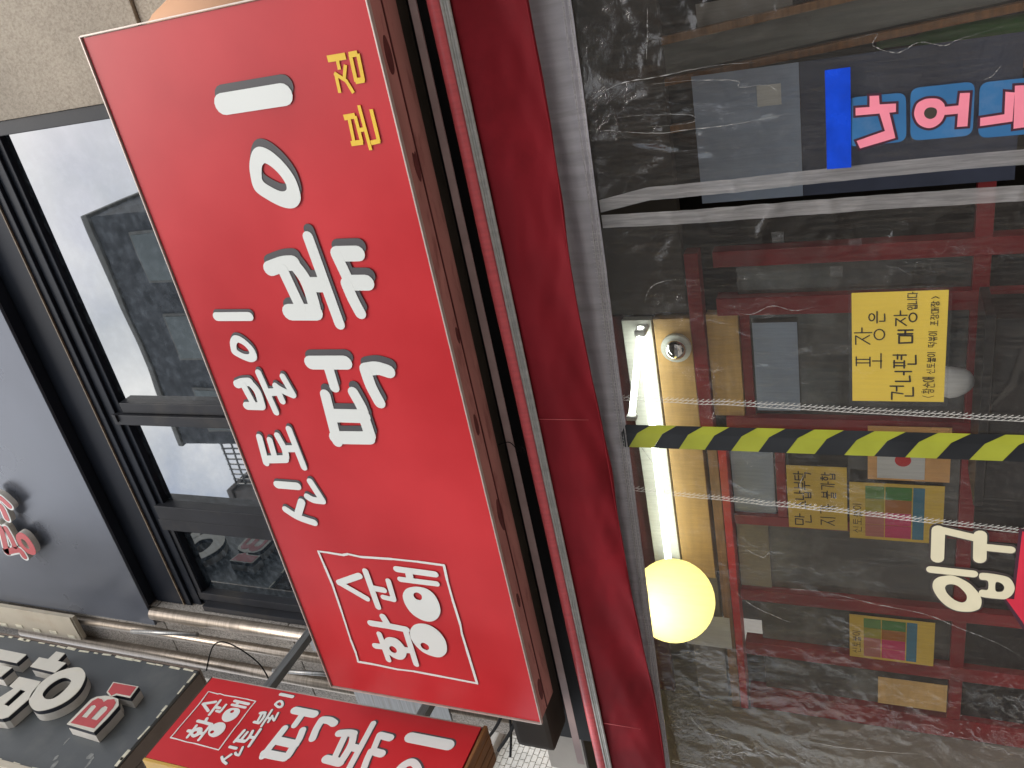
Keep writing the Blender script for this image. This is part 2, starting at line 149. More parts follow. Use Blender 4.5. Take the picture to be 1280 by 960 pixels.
def vinyl_mat(name, haze=(.02, .12), tr=(.95, .945, .93), hcol=(.5, .5, .5), bump=.25):
    """Clear PVC: see-through, fresnel gloss, milky scuffs and a painted sky veil running with the hang of the sheet."""
    m = bpy.data.materials.new(name); m.use_nodes = True; nt = m.node_tree; nt.nodes.clear(); N = nt.nodes.new; L = nt.links.new
    o = N('ShaderNodeOutputMaterial'); t = N('ShaderNodeBsdfTransparent'); t.inputs[0].default_value = tuple(tr)+(1,)
    g = N('ShaderNodeBsdfGlossy'); g.inputs['Roughness'].default_value = .016; g.inputs['Color'].default_value = (.95, .95, .95, 1)
    d = N('ShaderNodeBsdfDiffuse'); d.inputs[0].default_value = tuple(hcol)+(1,)
    tc = N('ShaderNodeTexCoord'); mp = N('ShaderNodeMapping'); mp.inputs['Scale'].default_value = (40, 1, 2.2); L(tc.outputs['Object'], mp.inputs[0])
    n = N('ShaderNodeTexNoise'); n.inputs['Scale'].default_value = 3; n.inputs['Detail'].default_value = 6; n.inputs['Roughness'].default_value = .7; L(mp.outputs[0], n.inputs['Vector'])
    mr = N('ShaderNodeMapRange'); mr.inputs['From Min'].default_value = .42; mr.inputs['From Max'].default_value = .72; mr.inputs['To Min'].default_value = haze[0]; mr.inputs['To Max'].default_value = haze[1]; L(n.outputs[0], mr.inputs['Value'])
    b1 = N('ShaderNodeTexNoise'); b1.inputs['Scale'].default_value = 26; b1.inputs['Detail'].default_value = 5; b1.inputs['Distortion'].default_value = 1.2; L(tc.outputs['Object'], b1.inputs['Vector'])
    b2 = N('ShaderNodeTexVoronoi'); b2.feature = 'DISTANCE_TO_EDGE'; b2.inputs['Scale'].default_value = 5; va = N('ShaderNodeMix'); va.data_type = 'RGBA'; va.inputs['Factor'].default_value = .12; ms = N('ShaderNodeMapping'); ms.inputs['Scale'].default_value = (1.3, 1, .45); ms.inputs['Rotation'].default_value = (0, .35, 0); L(tc.outputs['Object'], ms.inputs[0]); L(ms.outputs[0], va.inputs['A']); L(b1.outputs['Color'], va.inputs['B']); L(va.outputs['Result'], b2.inputs['Vector'])
    ridge = N('ShaderNodeMapRange'); ridge.inputs['From Max'].default_value = .03; L(b2.outputs['Distance'], ridge.inputs['Value']); pn = N('ShaderNodeTexNoise'); pn.inputs['Scale'].default_value = 2.4; L(tc.outputs['Object'], pn.inputs['Vector']); pm = N('ShaderNodeMapRange'); pm.inputs['From Min'].default_value = .38; pm.inputs['From Max'].default_value = .62; pm.inputs['To Max'].default_value = .5; L(pn.outputs[0], pm.inputs['Value']); bp0 = N('ShaderNodeBump'); L(pm.outputs[0], bp0.inputs['Strength']); bp0.inputs['Distance'].default_value = .003; L(ridge.outputs[0], bp0.inputs['Height'])
    bp = N('ShaderNodeBump'); bp.inputs['Strength'].default_value = bump; bp.inputs['Distance'].default_value = .01; L(b1.outputs[0], bp.inputs['Height']); L(bp0.outputs[0], bp.inputs['Normal'])
    L(bp.outputs[0], g.inputs['Normal'])
    lw = N('ShaderNodeLayerWeight'); lw.inputs[0].default_value = .5; L(bp.outputs[0], lw.inputs['Normal'])      # Schlick on both sides of the film
    pw = N('ShaderNodeMath'); pw.operation = 'POWER'; pw.inputs[1].default_value = 5; L(lw.outputs['Facing'], pw.inputs[0])
    fr = N('ShaderNodeMath'); fr.operation = 'MULTIPLY_ADD'; fr.inputs[1].default_value = .92; fr.inputs[2].default_value = .055; L(pw.outputs[0], fr.inputs[0])
    m1 = N('ShaderNodeMixShader'); L(fr.outputs[0], m1.inputs[0]); L(t.outputs[0], m1.inputs[1]); L(g.outputs[0], m1.inputs[2])
    m2 = N('ShaderNodeMixShader'); L(mr.outputs[0], m2.inputs[0]); tl = N('ShaderNodeBsdfTranslucent'); tl.inputs[0].default_value = tuple(min(1, h*1.5) for h in hcol)+(1,); m3 = N('ShaderNodeMixShader'); m3.inputs[0].default_value = .55; L(d.outputs[0], m3.inputs[1]); L(tl.outputs[0], m3.inputs[2]); L(m1.outputs[0], m2.inputs[1]); L(m3.outputs[0], m2.inputs[2]); L(m2.outputs[0], o.inputs[0]); MATS[name] = m; return m

def lantern_mat(name):
    m = bpy.data.materials.new(name); m.use_nodes = True; nt = m.node_tree; nt.nodes.clear(); N = nt.nodes.new; L = nt.links.new
    o = N('ShaderNodeOutputMaterial'); t = N('ShaderNodeBsdfTranslucent'); t.inputs[0].default_value = (1, .92, .46, 1); e = N('ShaderNodeEmission'); e.inputs[0].default_value = (1, .87, .36, 1); e.inputs[1].default_value = .16
    a = N('ShaderNodeAddShader'); L(t.outputs[0], a.inputs[0]); L(e.outputs[0], a.inputs[1]); L(a.outputs[0], o.inputs[0]); MATS[name] = m
# ---------------------------------------------------------------- mesh helpers
def link(name, me, m=None, parent=None, loc=(0, 0, 0), rz=0):
    o = bpy.data.objects.new(name, me); COL.objects.link(o); o.location = loc; o.rotation_euler = (0, 0, rz)
    if m is not None: me.materials.append(MATS[m] if isinstance(m, str) else m)
    if parent is not None: o.parent = parent
    return o
def tag(o, label=None, cat=None, group=None, kind=None):
    if label: o['label'] = label
    if cat: o['category'] = cat
    if group: o['group'] = group
    if kind: o['kind'] = kind
    return o
def thing(name, label, cat, loc=(0, 0, 0), rz=0, group=None):
    o = bpy.data.objects.new(name, None); o.empty_display_size = .1; COL.objects.link(o); o.location = loc; o.rotation_euler = (0, 0, rz)
    return tag(o, label, cat, group)
class MB:
    """collects shapes for one mesh"""
    def __init__(s): s.bm = bmesh.new()
    def box(s, x0, x1, y0, y1, z0, z1, bev=0, M=None):
        r = bmesh.ops.create_cube(s.bm, size=1); vs = r['verts']
        for v in vs: v.co = Vector(((x0+x1)/2+v.co.x*(x1-x0), (y0+y1)/2+v.co.y*(y1-y0), (z0+z1)/2+v.co.z*(z1-z0)))
        if bev:
            es = list({e for v in vs for e in v.link_edges}); r2 = bmesh.ops.bevel(s.bm, geom=es, offset=bev, segments=2, affect='EDGES', profile=.7); vs = list({v for f in r2['faces'] for v in f.verts})
        if M is not None: bmesh.ops.transform(s.bm, matrix=M, verts=[v for v in vs if v.is_valid])
        return s
    def poly(s, pts, faces):
        vs = [s.bm.verts.new(p) for p in pts]
        for f in faces: s.bm.faces.new([vs[i] for i in f])
        return s
    def tube(s, pts, r, n=10, caps=True):
        pts = [Vector(p) for p in pts]; rings = []; rr = r if isinstance(r, (list, tuple)) else [r]*len(pts); ref = None
        for i, p in enumerate(pts):
            d = (pts[min(i+1, len(pts)-1)]-pts[max(i-1, 0)]).normalized()
            if ref is None: ref = d.orthogonal().normalized()
            a = (ref-d*ref.dot(d)).normalized(); ref = a; b = d.cross(a)
            rings.append([s.bm.verts.new(p+(a*math.cos(2*math.pi*k/n)+b*math.sin(2*math.pi*k/n))*rr[i]) for k in range(n)])
        for A, B in zip(rings, rings[1:]):
            for k in range(n): s.bm.faces.new((A[k], A[(k+1) % n], B[(k+1) % n], B[k])).smooth = True
        if caps: s.bm.faces.new(rings[0][::-1]); s.bm.faces.new(rings[-1])
        return s
    def ball(s, c, r, seg=32, sz=1):
        v = bmesh.ops.create_uvsphere(s.bm, u_segments=seg, v_segments=seg//2, radius=r)['verts']
        for q in v: q.co = Vector((q.co.x, q.co.y, q.co.z*sz))+Vector(c)
        for f in {f for q in v for f in q.link_faces}: f.smooth = True
        return s
    def prism(s, outer, holes, y0, y1):
        """flat area in local x,z given thickness from y0 (front, smaller) to y1"""
        loops = [outer]+list(holes); flat = [p for l in loops for p in l]
        tri = tessellate_polygon([[Vector((p[0], p[1], 0)) for p in l] for l in loops])
        F = [s.bm.verts.new((p[0], y0, p[1])) for p in flat]; B = [s.bm.verts.new((p[0], y1, p[1])) for p in flat]
        for t in tri:
            for V in (F, B):
                try: s.bm.faces.new([V[i] for i in t])
                except ValueError: pass
        k = 0
        for l in loops:
            n = len(l)
            for i in range(n):
                try: s.bm.faces.new((F[k+i], F[k+(i+1) % n], B[k+(i+1) % n], B[k+i]))
                except ValueError: pass
            k += n
        return s
    def build(s, name, m, parent=None, loc=(0, 0, 0), rz=0, smooth=False):
        bmesh.ops.recalc_face_normals(s.bm, faces=s.bm.faces)
        if smooth:
            for f in s.bm.faces: f.smooth = True
        me = bpy.data.meshes.new(name); s.bm.to_mesh(me); s.bm.free(); return link(name, me, m, parent, loc, rz)
def B(name, x0, x1, y0, y1, z0, z1, m, parent=None, bev=.003): return MB().box(x0, x1, y0, y1, z0, z1, bev).build(name, m, parent)
def smooth_loop(p, k=4):
    n = len(p); o = []
    for i in range(n):
        a, b, c, d = (Vector(p[(i+j) % n]) for j in (-1, 0, 1, 2))
        for t in range(k):
            t /= k; o.append(tuple(.5*((2*b)+(c-a)*t+(2*a-5*b+4*c-d)*t*t+(3*b-3*c+d-a)*t**3)))
    return o
def smooth_line(p, k=5):
    if len(p) < 3: return [tuple(q) for q in p]
    o = []; n = len(p)
    for i in range(n-1):
        a, b, c, d = Vector(p[max(i-1, 0)]), Vector(p[i]), Vector(p[i+1]), Vector(p[min(i+2, n-1)])
        for t in range(k):
            t /= k; o.append(tuple(.5*((2*b)+(c-a)*t+(2*a-5*b+4*c-d)*t*t+(3*b-3*c+d-a)*t**3)))
    return o+[tuple(p[-1])]
def ribbon(p, w, round_=True, cap=7):
    """outline of a stroke with rounded (or square) ends"""
    P = [Vector(q) for q in p]; n = len(P); Lf, Rt = [], []
    for i in range(n):
        d = (P[min(i+1, n-1)]-P[max(i-1, 0)]).normalized(); q = Vector((-d.y, d.x))*w/2; Lf.append(P[i]+q); Rt.append(P[i]-q)
    out = [tuple(v) for v in Lf]
    if round_:
        a0 = math.atan2(*(Lf[-1]-P[-1]).yx); out += [(P[-1].x+w/2*math.cos(a0-math.pi*k/cap), P[-1].y+w/2*math.sin(a0-math.pi*k/cap)) for k in range(1, cap)]
    out += [tuple(v) for v in Rt[::-1]]
    if round_:
        a0 = math.atan2(*(Rt[0]-P[0]).yx); out += [(P[0].x+w/2*math.cos(a0-math.pi*k/cap), P[0].y+w/2*math.sin(a0-math.pi*k/cap)) for k in range(1, cap)]
    return out
def glyph(mb, els, y, th=.0008, f=lambda p: p, grow=0, round_=True, step=.00012, smooth=True, ws=1):
    """lettering: every stroke a thin flat piece, each a hair prouder than the last"""
    for i, e in enumerate(els):
        yf = y-th-i*step
        if e[0] in 'SL':
            pts = [f(p) for p in e[2]]
            if e[0] == 'L':
                for j, (a, b) in enumerate(zip(pts, pts[1:])): mb.prism(ribbon([a, b], e[1]*ws*(.8+.35*((j*7) % 5)/5), True, 4), [], yf-j*.00004, y)
                continue
            mb.prism(ribbon(smooth_line(pts) if smooth else pts, e[1]*ws+grow, round_), [], yf, y)
        else:
            o = [f(p) for p in e[1]]; h = [[f(p) for p in q] for q in e[2]]
            if smooth: o = smooth_loop(o); h = [smooth_loop(q) for q in h]
            mb.prism(o, h, yf, y)
    return mb
# Hangul handwriting: syllables put together from pen strokes
C_ = {'ㄱ': [[(0, 1), (1, 1), (.8, 0)]], 'ㄴ': [[(0, 1), (0, 0), (1, .05)]], 'ㄷ': [[(1, 1), (0, 1), (0, 0), (1, 0)]], 'ㄹ': [[(0, 1), (1, 1), (1, .5), (0, .5), (0, 0), (1, 0)]], 'ㅁ': [[(0, 1), (1, 1), (.95, 0), (.05, 0), (0, 1)]],
      'ㅂ': [[(0, 1), (0, 0), (1, 0), (1, 1)], [(0, .5), (1, .5)]], 'ㅅ': [[(.5, 1), (.4, .5), (0, 0)], [(.45, .6), (1, 0)]], 'ㅇ': [[(.5+.5*math.cos(t*.524), .5+.5*math.sin(t*.524)) for t in range(13)]],
      'ㅈ': [[(0, 1), (1, 1), (.5, .5), (0, 0)], [(.55, .5), (1, 0)]], 'ㅌ': [[(1, 1), (0, 1), (0, 0), (1, 0)], [(0, .5), (1, .5)]], 'ㅍ': [[(0, 1), (1, 1)], [(.3, 1), (.3, 0)], [(.7, 1), (.7, 0)], [(0, 0), (1, 0)]],
      'ㅎ': [[(.3, 1.1), (.7, 1.1)], [(0, .8), (1, .8)], [(.5+.35*math.cos(t*.524), .33+.33*math.sin(t*.524)) for t in range(13)]]}
C_['ㄲ'] = [[(0, 1), (.42, 1), (.35, 0)], [(.55, 1), (1, 1), (.9, 0)]]; C_['ㄸ'] = [[(.45, 1), (0, 1), (0, 0), (.45, 0)], [(1, 1), (.55, 1), (.55, 0), (1, 0)]]
V_ = {'ㅏ': [[(.3, 1), (.3, 0)], [(.3, .5), (1, .5)]], 'ㅐ': [[(.1, 1), (.1, 0)], [(.1, .5), (.8, .5)], [(.8, 1), (.8, 0)]], 'ㅓ': [[(.8, 1), (.8, 0)], [(0, .5), (.8, .5)]], 'ㅕ': [[(.8, 1), (.8, 0)], [(0, .65), (.8, .65)], [(0, .35), (.8, .35)]], 'ㅣ': [[(.5, 1), (.5, 0)]],
      'ㅗ': [[(0, 0), (1, 0)], [(.5, .9), (.5, 0)]], 'ㅜ': [[(0, .8), (1, .8)], [(.5, .8), (.5, 0)]], 'ㅡ': [[(0, .5), (1, .5)]], 'ㅘ': [[(0, .1), (.6, .1)], [(.3, .5), (.3, .1)], [(.8, 1), (.8, -.2)], [(.8, .4), (1, .4)]]}
CHO = 'ㄱㄲㄴㄷㄸㄹㅁㅂㅃㅅㅆㅇㅈㅉㅊㅋㅌㅍㅎ'; JUNG = 'ㅏㅐㅑㅒㅓㅔㅕㅖㅗㅘㅙㅚㅛㅜㅝㅞㅟㅠㅡㅢㅣ'; JONG = ' ㄱㄲㄳㄴㄵㄶㄷㄹㄺㄻㄼㄽㄾㄿㅀㅁㅂㅄㅅㅆㅇㅈㅊㅋㅌㅍㅎ'
def syllable(ch):
    """strokes of one Hangul syllable in a unit square"""
    if ch in '()':
        s = 1 if ch == '(' else -1; return [[(.5+.2*s, 1), (.5-.1*s, .5), (.5+.2*s, 0)]]
    k = ord(ch)-0xAC00
    if k < 0: return []
    c, v, t = CHO[k//588], JUNG[k % 588//28], JONG[k % 28]
    o = []; put = lambda st, x0, y0, x1, y1: o.extend([[(x0+a*(x1-x0), y0+b*(y1-y0)) for a, b in s] for s in st])
    f = t != ' '; base = .42 if f else 0
    if v in 'ㅗㅜㅡ':
        put(C_[c], .2, .64 if f else .48, .8, 1); put(V_[v], .02, .38 if f else .04, .98, .6 if f else .44)
        if f: put(C_[t], .2, -.04, .8, .28)
    elif v == 'ㅘ':
        put(C_[c], .05, base+.3, .6, 1); put(V_[v], .0, base, 1, 1)
        if f: put(C_[t], .3, 0, .8, .34)
    else:
        put(C_[c], .02, base+.06, .52, .98); put(V_[v], .6, base, .98, 1.02)
        if f: put(C_[t], .25, -.02, .85, .34)
    return o
def write(mb, text, x, z, w, h, pen, y, gap=.12, th=.0002, jit=.03, rnd=random.Random(3)):
    """text from x to x+w, syllable height h, standing on z"""
    n = len(text); cw = w/n; k = 0
    for i, ch in enumerate(text):
        for s in syllable(ch):
            dx, dz = rnd.uniform(-jit, jit), rnd.uniform(-jit, jit)
            pts = [(x+cw*(i+gap/2+(a+dx)*(1-gap)), z+h*(b+dz)) for a, b in s]
            for a, b in zip(pts, pts[1:]): mb.prism(ribbon([a, b], pen, True, 4), [], y-th-k*.00002, y); k += 1
    return mb
# ---------------------------------------------------------------- palette
mat('asphalt', (.05, .05, .052), .9, var=.25, scale=30, bump=.6, bscale=180)
mat('paving', (.3, .28, .25), .85, var=.15, scale=4, bump=.3)
stone_mat('granite', (.285, .24, .185), (.35, .3, .235), (.41, .355, .28))
stone_mat('granite_grey', (.12, .11, .1), (.27, .245, .22), (.4, .37, .33))
mat('frame_dark', (.02, .021, .025), .5, spec=.25, var=.25, scale=4, dirt=(.05, .045, .04), bump=.05)
mat('frame_navy', (.01, .013, .02), .5, spec=.2, var=.25, scale=3)
mat('seal', (.16, .12, .08), .6, var=.3, scale=40)
window_glass('glass_up', refl=.31); window_glass('glass_low', tint=(.6, .64, .66), refl=.22)
mat('panel_metal', (.115, .125, .15), .28, metal=.35, var=.08, scale=2.5, bump=.05, bscale=3)
mat('sign_red', (.49, .02, .025), .3, spec=.36, var=.09, scale=1.7, bump=.05, bscale=6, tint=(.54, .03, .036))  # mottle and lighter tint paint uneven brightness over the face
mat('letter_white', (.72, .74, .71), .4, var=.02, scale=3)
mat('letter_shadow', (.06, .056, .06), .5, var=.05)
mat('letter_yellow', (.8, .52, .03), .45, var=.05)
mat('trim_light', (.5, .43, .38), .35, metal=.3, var=.1, scale=20)
mat('casing_red', (.4, .17, .145), .55, var=.15, scale=3, dirt=(.2, .06, .05), dscale=7, stretch=(1, 4, 1))  # reddish base paints light bounced up from the awning
mat('casing_groove', (.1, .02, .018), .6, var=.3, scale=12)
mat('blade_grey', (.085, .092, .095), .34, spec=.5, var=.1, scale=3, dirt=(.13, .135, .13), dscale=2.2)
mat('scuff', (.22, .225, .215), .7, var=.3, scale=50)
mat('tape_old', (.7, .66, .52), .45, var=.2, scale=30)
mat('letter_face', (.63, .6, .52), .3, var=.05, scale=5, dirt=(.6, .55, .44), dscale=5)
mat('letter_rim', (.02, .022, .032), .4)
mat('letter_side', (.6, .57, .52), .5, var=.1, scale=6, dirt=(.4, .36, .3), dscale=4)
mat('letter_red', (.48, .07, .075), .4, var=.08)
mat('blade_edge', (.17, .13, .105), .6, var=.15, scale=3, stretch=(1, 1, 6), dirt=(.1, .07, .05))
mat('cream_board', (.46, .41, .32), .55, var=.1, scale=4, dirt=(.4, .3, .2))
mat('ochre_side', (.55, .33, .06), .5, var=.15, scale=4, dirt=(.35, .2, .05))
mat('plank', (.2, .085, .025), .55, var=.3, scale=3, stretch=(1.5, 16, 16), bump=.25, bscale=30)
brushed('steel_brown', (.33, .28, .23), .36)
brushed('steel_grey', (.26, .26, .255), .42)
mat('beam_brown', (.06, .048, .038), .75, spec=.2, var=.2, scale=5, dirt=(.05, .04, .035))
mat('fin_pink', (.33, .24, .225), .5, var=.15, scale=12, dirt=(.3, .2, .19))
mat('black', (.008, .008, .009), .7, var=.2)
mat('cable', (.01, .009, .009), .85, spec=.1)
mat('awning_red', (.195, .009, .015), .65, spec=.15, var=.12, scale=3, bump=.12, bscale=420, tint=(.225, .011, .018), dirt=(.13, .006, .01), dscale=1.6)
mat('roll_red', (.68, .11, .12), .32, var=.1, scale=9, stretch=(8, 1, 1))  # pale base paints the pink highlight along the rolled fabric
mat('profile_grey', (.42, .41, .38), .4, metal=.4, var=.12, scale=8, stretch=(6, 1, 1))
mat('header_grey', (.55, .52, .55), .5, var=.16, scale=4, stretch=(9, 1, 1), dirt=(.42, .4, .4), dscale=5, bump=.2, bscale=40)
vinyl_mat('vinyl', haze=(.05, .19), hcol=(.4, .35, .3), bump=.2)  # haze also paints the reflected sky veil and warm lobby glow
vinyl_mat('band_vinyl', haze=(.5, .85), hcol=(.6, .58, .58), bump=.5)
mat('thread', (.75, .73, .68), .6)
mat('note_yellow', (.68, .49, .06), .6, var=.05, scale=5)
mat('memo_yellow', (.66, .44, .06), .6, var=.08, scale=5)
mat('ink', (.02, .015, .012), .6)
mat('tape_blue', (.004, .055, .55), .25, var=.2, scale=14, bump=.5, bscale=22)
mat('tile_blue', (.035, .14, .31), .35, var=.12, scale=7, dirt=(.12, .2, .34), dscale=5)
mat('pink', (.86, .25, .33), .4, var=.06, scale=12)
mat('pink_edge', (.05, .012, .025), .5); mat('entry_edge', (.06, .048, .046), .5)
mat('entry_cream', (.72, .66, .47), .45, var=.06, scale=9)
mat('arrow_red', (.6, .02, .05), .45, var=.08)
mat('hazard_yellow', (.33, .35, .03), .4, var=.1, scale=9)
mat('hazard_black', (.014, .015, .017), .4, var=.3)
mat('door_red', (.23, .012, .016), .4, var=.2, scale=4, dirt=(.1, .01, .012))
mat('door_red_bright', (.55, .02, .022), .4, var=.15, scale=4)
window_glass('door_glass', tint=(.45, .46, .45), base=(.07, .07, .066), refl=.2, grain=4)
mat('door_black', (.012, .012, .013), .35, var=.4, scale=6)
mat('plywood', (.58, .36, .13), .55, var=.12, scale=4, stretch=(1, 1, 8))
mat('wood_brown', (.27, .14, .06), .5, var=.25, scale=5, stretch=(2, 2, 14))
mat('reflector', (.72, .74, .68), .35, var=.06)
mat('chrome', (.75, .76, .76), .08, metal=1, var=.03)
mat('maroon_wall', (.1, .02, .022), .55, var=.25, scale=5)
mat('greige', (.26, .235, .2), .8, var=.15, scale=3, bump=.15)
mat('ceiling_dark', (.05, .042, .036), .8, var=.2)
mat('poster_blue', (.3, .36, .47), .5, var=.15, scale=4)
mat('paper_white', (.62, .62, .6), .6, var=.05)
mat('copper', (.85, .46, .17), .25, metal=.35, var=.15, scale=6, bump=.4, bscale=18)  # bright base paints the lamp reflected in the sheet
mat('cell_green', (.12, .26, .06), .55, var=.1); mat('cell_deep_green', (.05, .2, .035), .55, var=.1); mat('cell_olive', (.36, .31, .03), .55, var=.1); mat('cell_orange', (.36, .12, .015), .55, var=.1)
mat('cell_rose', (.45, .15, .12), .55, var=.1); mat('cell_pink', (.55, .035, .12), .55, var=.1); mat('cell_blue', (.04, .17, .25), .55, var=.1)
mat('peach', (.62, .34, .19), .6, var=.08, scale=3)
mat('mosaic', (.66, .64, .58), .5, var=.12, scale=9); mat('grout', (.3, .28, .25), .9, var=.1)
mat('concrete', (.36, .34, .31), .85, var=.15, scale=3, bump=.2, bscale=30)
mat('opp_wall', (.1, .105, .115), .8, var=.5, scale=2.6, stretch=(1, 1, 1.4)); mat('opp_trim', (.24, .235, .22), .8, var=.1); mat('opp_window', (.22, .25, .25), .2, var=.1, scale=1)
mat('opp_tan', (.17, .15, .14), .8, var=.1); mat('opp_brick', (.12, .07, .05), .8, var=.2, scale=4); mat('opp_pale', (.3, .29, .27), .8, var=.12)
mat('far_yellow', (.62, .52, .03), .5); mat('far_red', (.45, .06, .035), .5)
emit('tube_light', (.95, 1, .9), 4.2); emit('bulb_light', (1, .9, .55), 13)

# ---------------------------------------------------------------- ground, street
def sheet(name, x0, x1, y0, y1, z, m):
    o = MB().poly([(x0, y0, z), (x1, y0, z), (x1, y1, z), (x0, y1, z)], [(0, 1, 2, 3)]).build(name, m); return tag(o, kind='structure')
sheet('ground', -400, 400, -400, 400, -.02, 'paving')
sheet('road', -60, 60, -6.2, -.2, -.016, 'asphalt')
tag(B('pavement', -60, 60, -.2, 8, -.3, .11, 'paving'), kind='structure')
tag(B('pavement', -60, 60, -9, -6.2, -.3, .11, 'paving'), kind='structure')
tag(B('kerb', -60, 60, -.36, -.205, -.3, .12, 'concrete', bev=.015), kind='structure')

# ---------------------------------------------------------------- our building: granite pier, window band, steel trims
bld = thing('shop_building', 'granite clad shop building with dark framed upper window above the red sign', 'building', (0, 0, 0))
def slab(x0, x1, z0, z1, y=2.5, m='granite'): B('stone_slab', x0, x1, y, y+.16, z0, z1, m, bld, .004)
zs = [2.98, 3.885, 3.955, 4.9, 5.9, 6.9, 8.2]
for i in range(len(zs)-1):
    for a, b in ((-.205, .62), (.626, 1.5), (1.506, 2.4)):
        slab(a, b, zs[i]+.003, zs[i+1]-.003, 2.5 if i != 1 else 2.512)
B('backing_wall', -3.36, 2.4, 2.68, 2.9, 2.98, 8.2, 'concrete', bld)
B('stone_slab', -2.21, -.215, 2.54, 2.67, 2.98, 3.62, 'granite', bld); B('stone_slab', -2.8, -2.216, 2.54, 2.67, 2.98, 3.62, 'granite', bld)
slab(-3.36, -2.83, 2.98, 4.4, 2.53, 'granite_grey'); slab(-3.36, -2.83, 4.406, 5.3, 2.53, 'granite_grey'); slab(-3.36, -2.83, 5.306, 6.6, 2.53, 'granite_grey'); slab(-3.36, -2.83, 6.606, 8.2, 2.53, 'granite_grey')
B('lintel', -3.3, 1.4, 2.36, 2.9, 2.79, 2.972, 'concrete', bld); slab(-2.824, -.211, 5.66, 6.9, 2.54); slab(-2.824, -.211, 6.906, 8.2, 2.54)
for x, r in ((-2.865, .038), (-3.02, .026), (-3.2, .036)):
    MB().tube([(x, 2.515, 2.98), (x, 2.515, 5.33 if x > -2.9 else 6.6)], r, 20).build('steel_trim', 'steel_brown', bld)
# left flank and rear, depth cut short to let sky light into the alley
B('side_wall', -3.36, -3.2, 2.91, 4.0, 2.98, 8.2, 'concrete', bld); B('roof', -3.4, 2.5, 2.5, 4.0, 8.2, 8.35, 'concrete', bld)
# window: frames and panes
win = B('window', -2.828, -.205, 2.6, 2.66, 4.985, 5.335, 'frame_navy', bld)
def wf(x0, x1, y0, y1, z0, z1, m='frame_dark', bev=.004): B('frame', x0, x1, y0, y1, z0, z1, m, win, bev)
wf(-.262, -.207, 2.512, 2.66, 3.63, 4.97); wf(-2.826, -2.792, 2.545, 2.66, 3.63, 4.97); wf(-2.826, -.207, 2.56, 2.66, 3.63, 3.68)
wf(-1.6, -1.545, 2.585, 2.66, 3.68, 4.965); wf(-1.66, -1.604, 2.57, 2.66, 3.68, 5.03, 'frame_dark')
wf(-2.235, -2.15, 2.575, 2.66, 3.68, 5.03); wf(-2.31, -2.239, 2.58, 2.66, 3.68, 5.05)
wf(-2.826, -.207, 2.57, 2.598, 5.08, 5.335, 'frame_navy'); wf(-2.826, -.207, 2.585, 2.599, 5.02, 5.075, 'frame_navy')
B('seal_strip', -2.82, -.21, 2.56, 2.569, 5.12, 5.127, 'seal', win, .001)
wf(-2.79, -2.74, 2.59, 2.66, 3.68, 5.05); wf(-2.79, -2.31, 2.592, 2.66, 4.99, 5.05)
B('latch', -1.64, -1.6, 2.56, 2.57, 4.995, 5.01, 'frame_dark', win, .001)
for x0, x1, m, y in ((-1.545, -.262, 'glass_up', 2.625), (-2.15, -1.66, 'glass_up', 2.632), (-2.74, -2.31, 'glass_low', 2.636)):
    B('pane', x0, x1, y, y+.012, 3.68, 5.0, m, win, 0)
# ---------------------------------------------------------------- grey metal panel sign above the window
pan = thing('panel_sign', 'grey metal panel sign with red and white raised letters above the window', 'sign', (-2.948, 2.5, 5.34)); pan.scale = (1.0417, 1, 1.0417)
B('panel', 0, 2.62, 0, .016, 0, 1.8, 'panel_metal', pan, .003)
B('underside', .125, 2.616, .018, .1, .003, .03, 'frame_navy', pan, .002); B('backing', .01, 2.61, .018, .027, .035, 1.79, 'frame_navy', pan, .002)
for k in range(len(PANEL)):
    l = glyph(MB(), [PANEL[k]], -.025, .03, grow=.012).build('letter', 'letter_side', pan)
    glyph(MB(), [PANEL[k]], -.0555, .0012, grow=.012).build('letter_edge', 'letter_white', l)
    glyph(MB(), [PANEL[k]], -.057, .001, ws=.8).build('letter_face', 'letter_red', l)

# ---------------------------------------------------------------- main sign
sg = thing('shop_sign', 'wide red box sign with white and yellow lettering over the awning', 'sign', (-2.495, 1.95, 2.73))
W, H = 2.517, .926
def wavy_face():
    mb = MB(); n, k = 64, 24; bm = mb.bm; V = []
    for j in range(k+1):
        row = []
        for i in range(n+1):
            x, z = .006+(W-.012)*i/n, .006+(H-.012)*j/k
            row.append(bm.verts.new((x, 0.002+.0012*noise.noise(Vector((x*2.2, z*3, 1.7)))*min(1, 12*min(i, n-i)/n)*min(1, 6*min(j, k-j)/k), z)))
        V.append(row)
    for j in range(k):
        for i in range(n): bm.faces.new((V[j][i], V[j][i+1], V[j+1][i+1], V[j+1][i])).smooth = True
    return mb.build('face', 'sign_red', sg)
wavy_face()
B('casing', .004, W-.004, .012, .148, .004, H-.004, 'casing_red', sg, .003)
for x0, x1, z0, z1 in ((0, W, -.0015, .003), (0, W, H-.003, H+.0015), (-.0015, .003, .0035, H-.0035), (W-.003, W+.0015, .0035, H-.0035)):
    B('trim', x0, x1, -.004, .01, z0, z1, 'trim_light', sg, .001)
B('groove', .01, W-.01, .07, .074, .0005, .006, 'casing_groove', sg, 0)
for x, d in ((.12, .05), (.55, .03), (.9, .06), (1.25, .035), (1.55, .025), (2.05, .04), (2.33, .05)):
    MB().prism(smooth_loop([(x+d*math.cos(a)*(1+.5*noise.noise(Vector((x*9, a, 0)))), .5+.3*d*math.sin(a)) for a in [i*.785 for i in range(8)]]), [], 0, .0015).build('stain', 'casing_groove', sg)
for o in [c for c in sg.children if c.name.startswith('stain')]:       # lay stains on the underside
    o.rotation_euler = (R(90), 0, 0); o.location = (0, .5+.045+.03*random.random(), .0025); o.data.transform(Matrix.Identity(4))
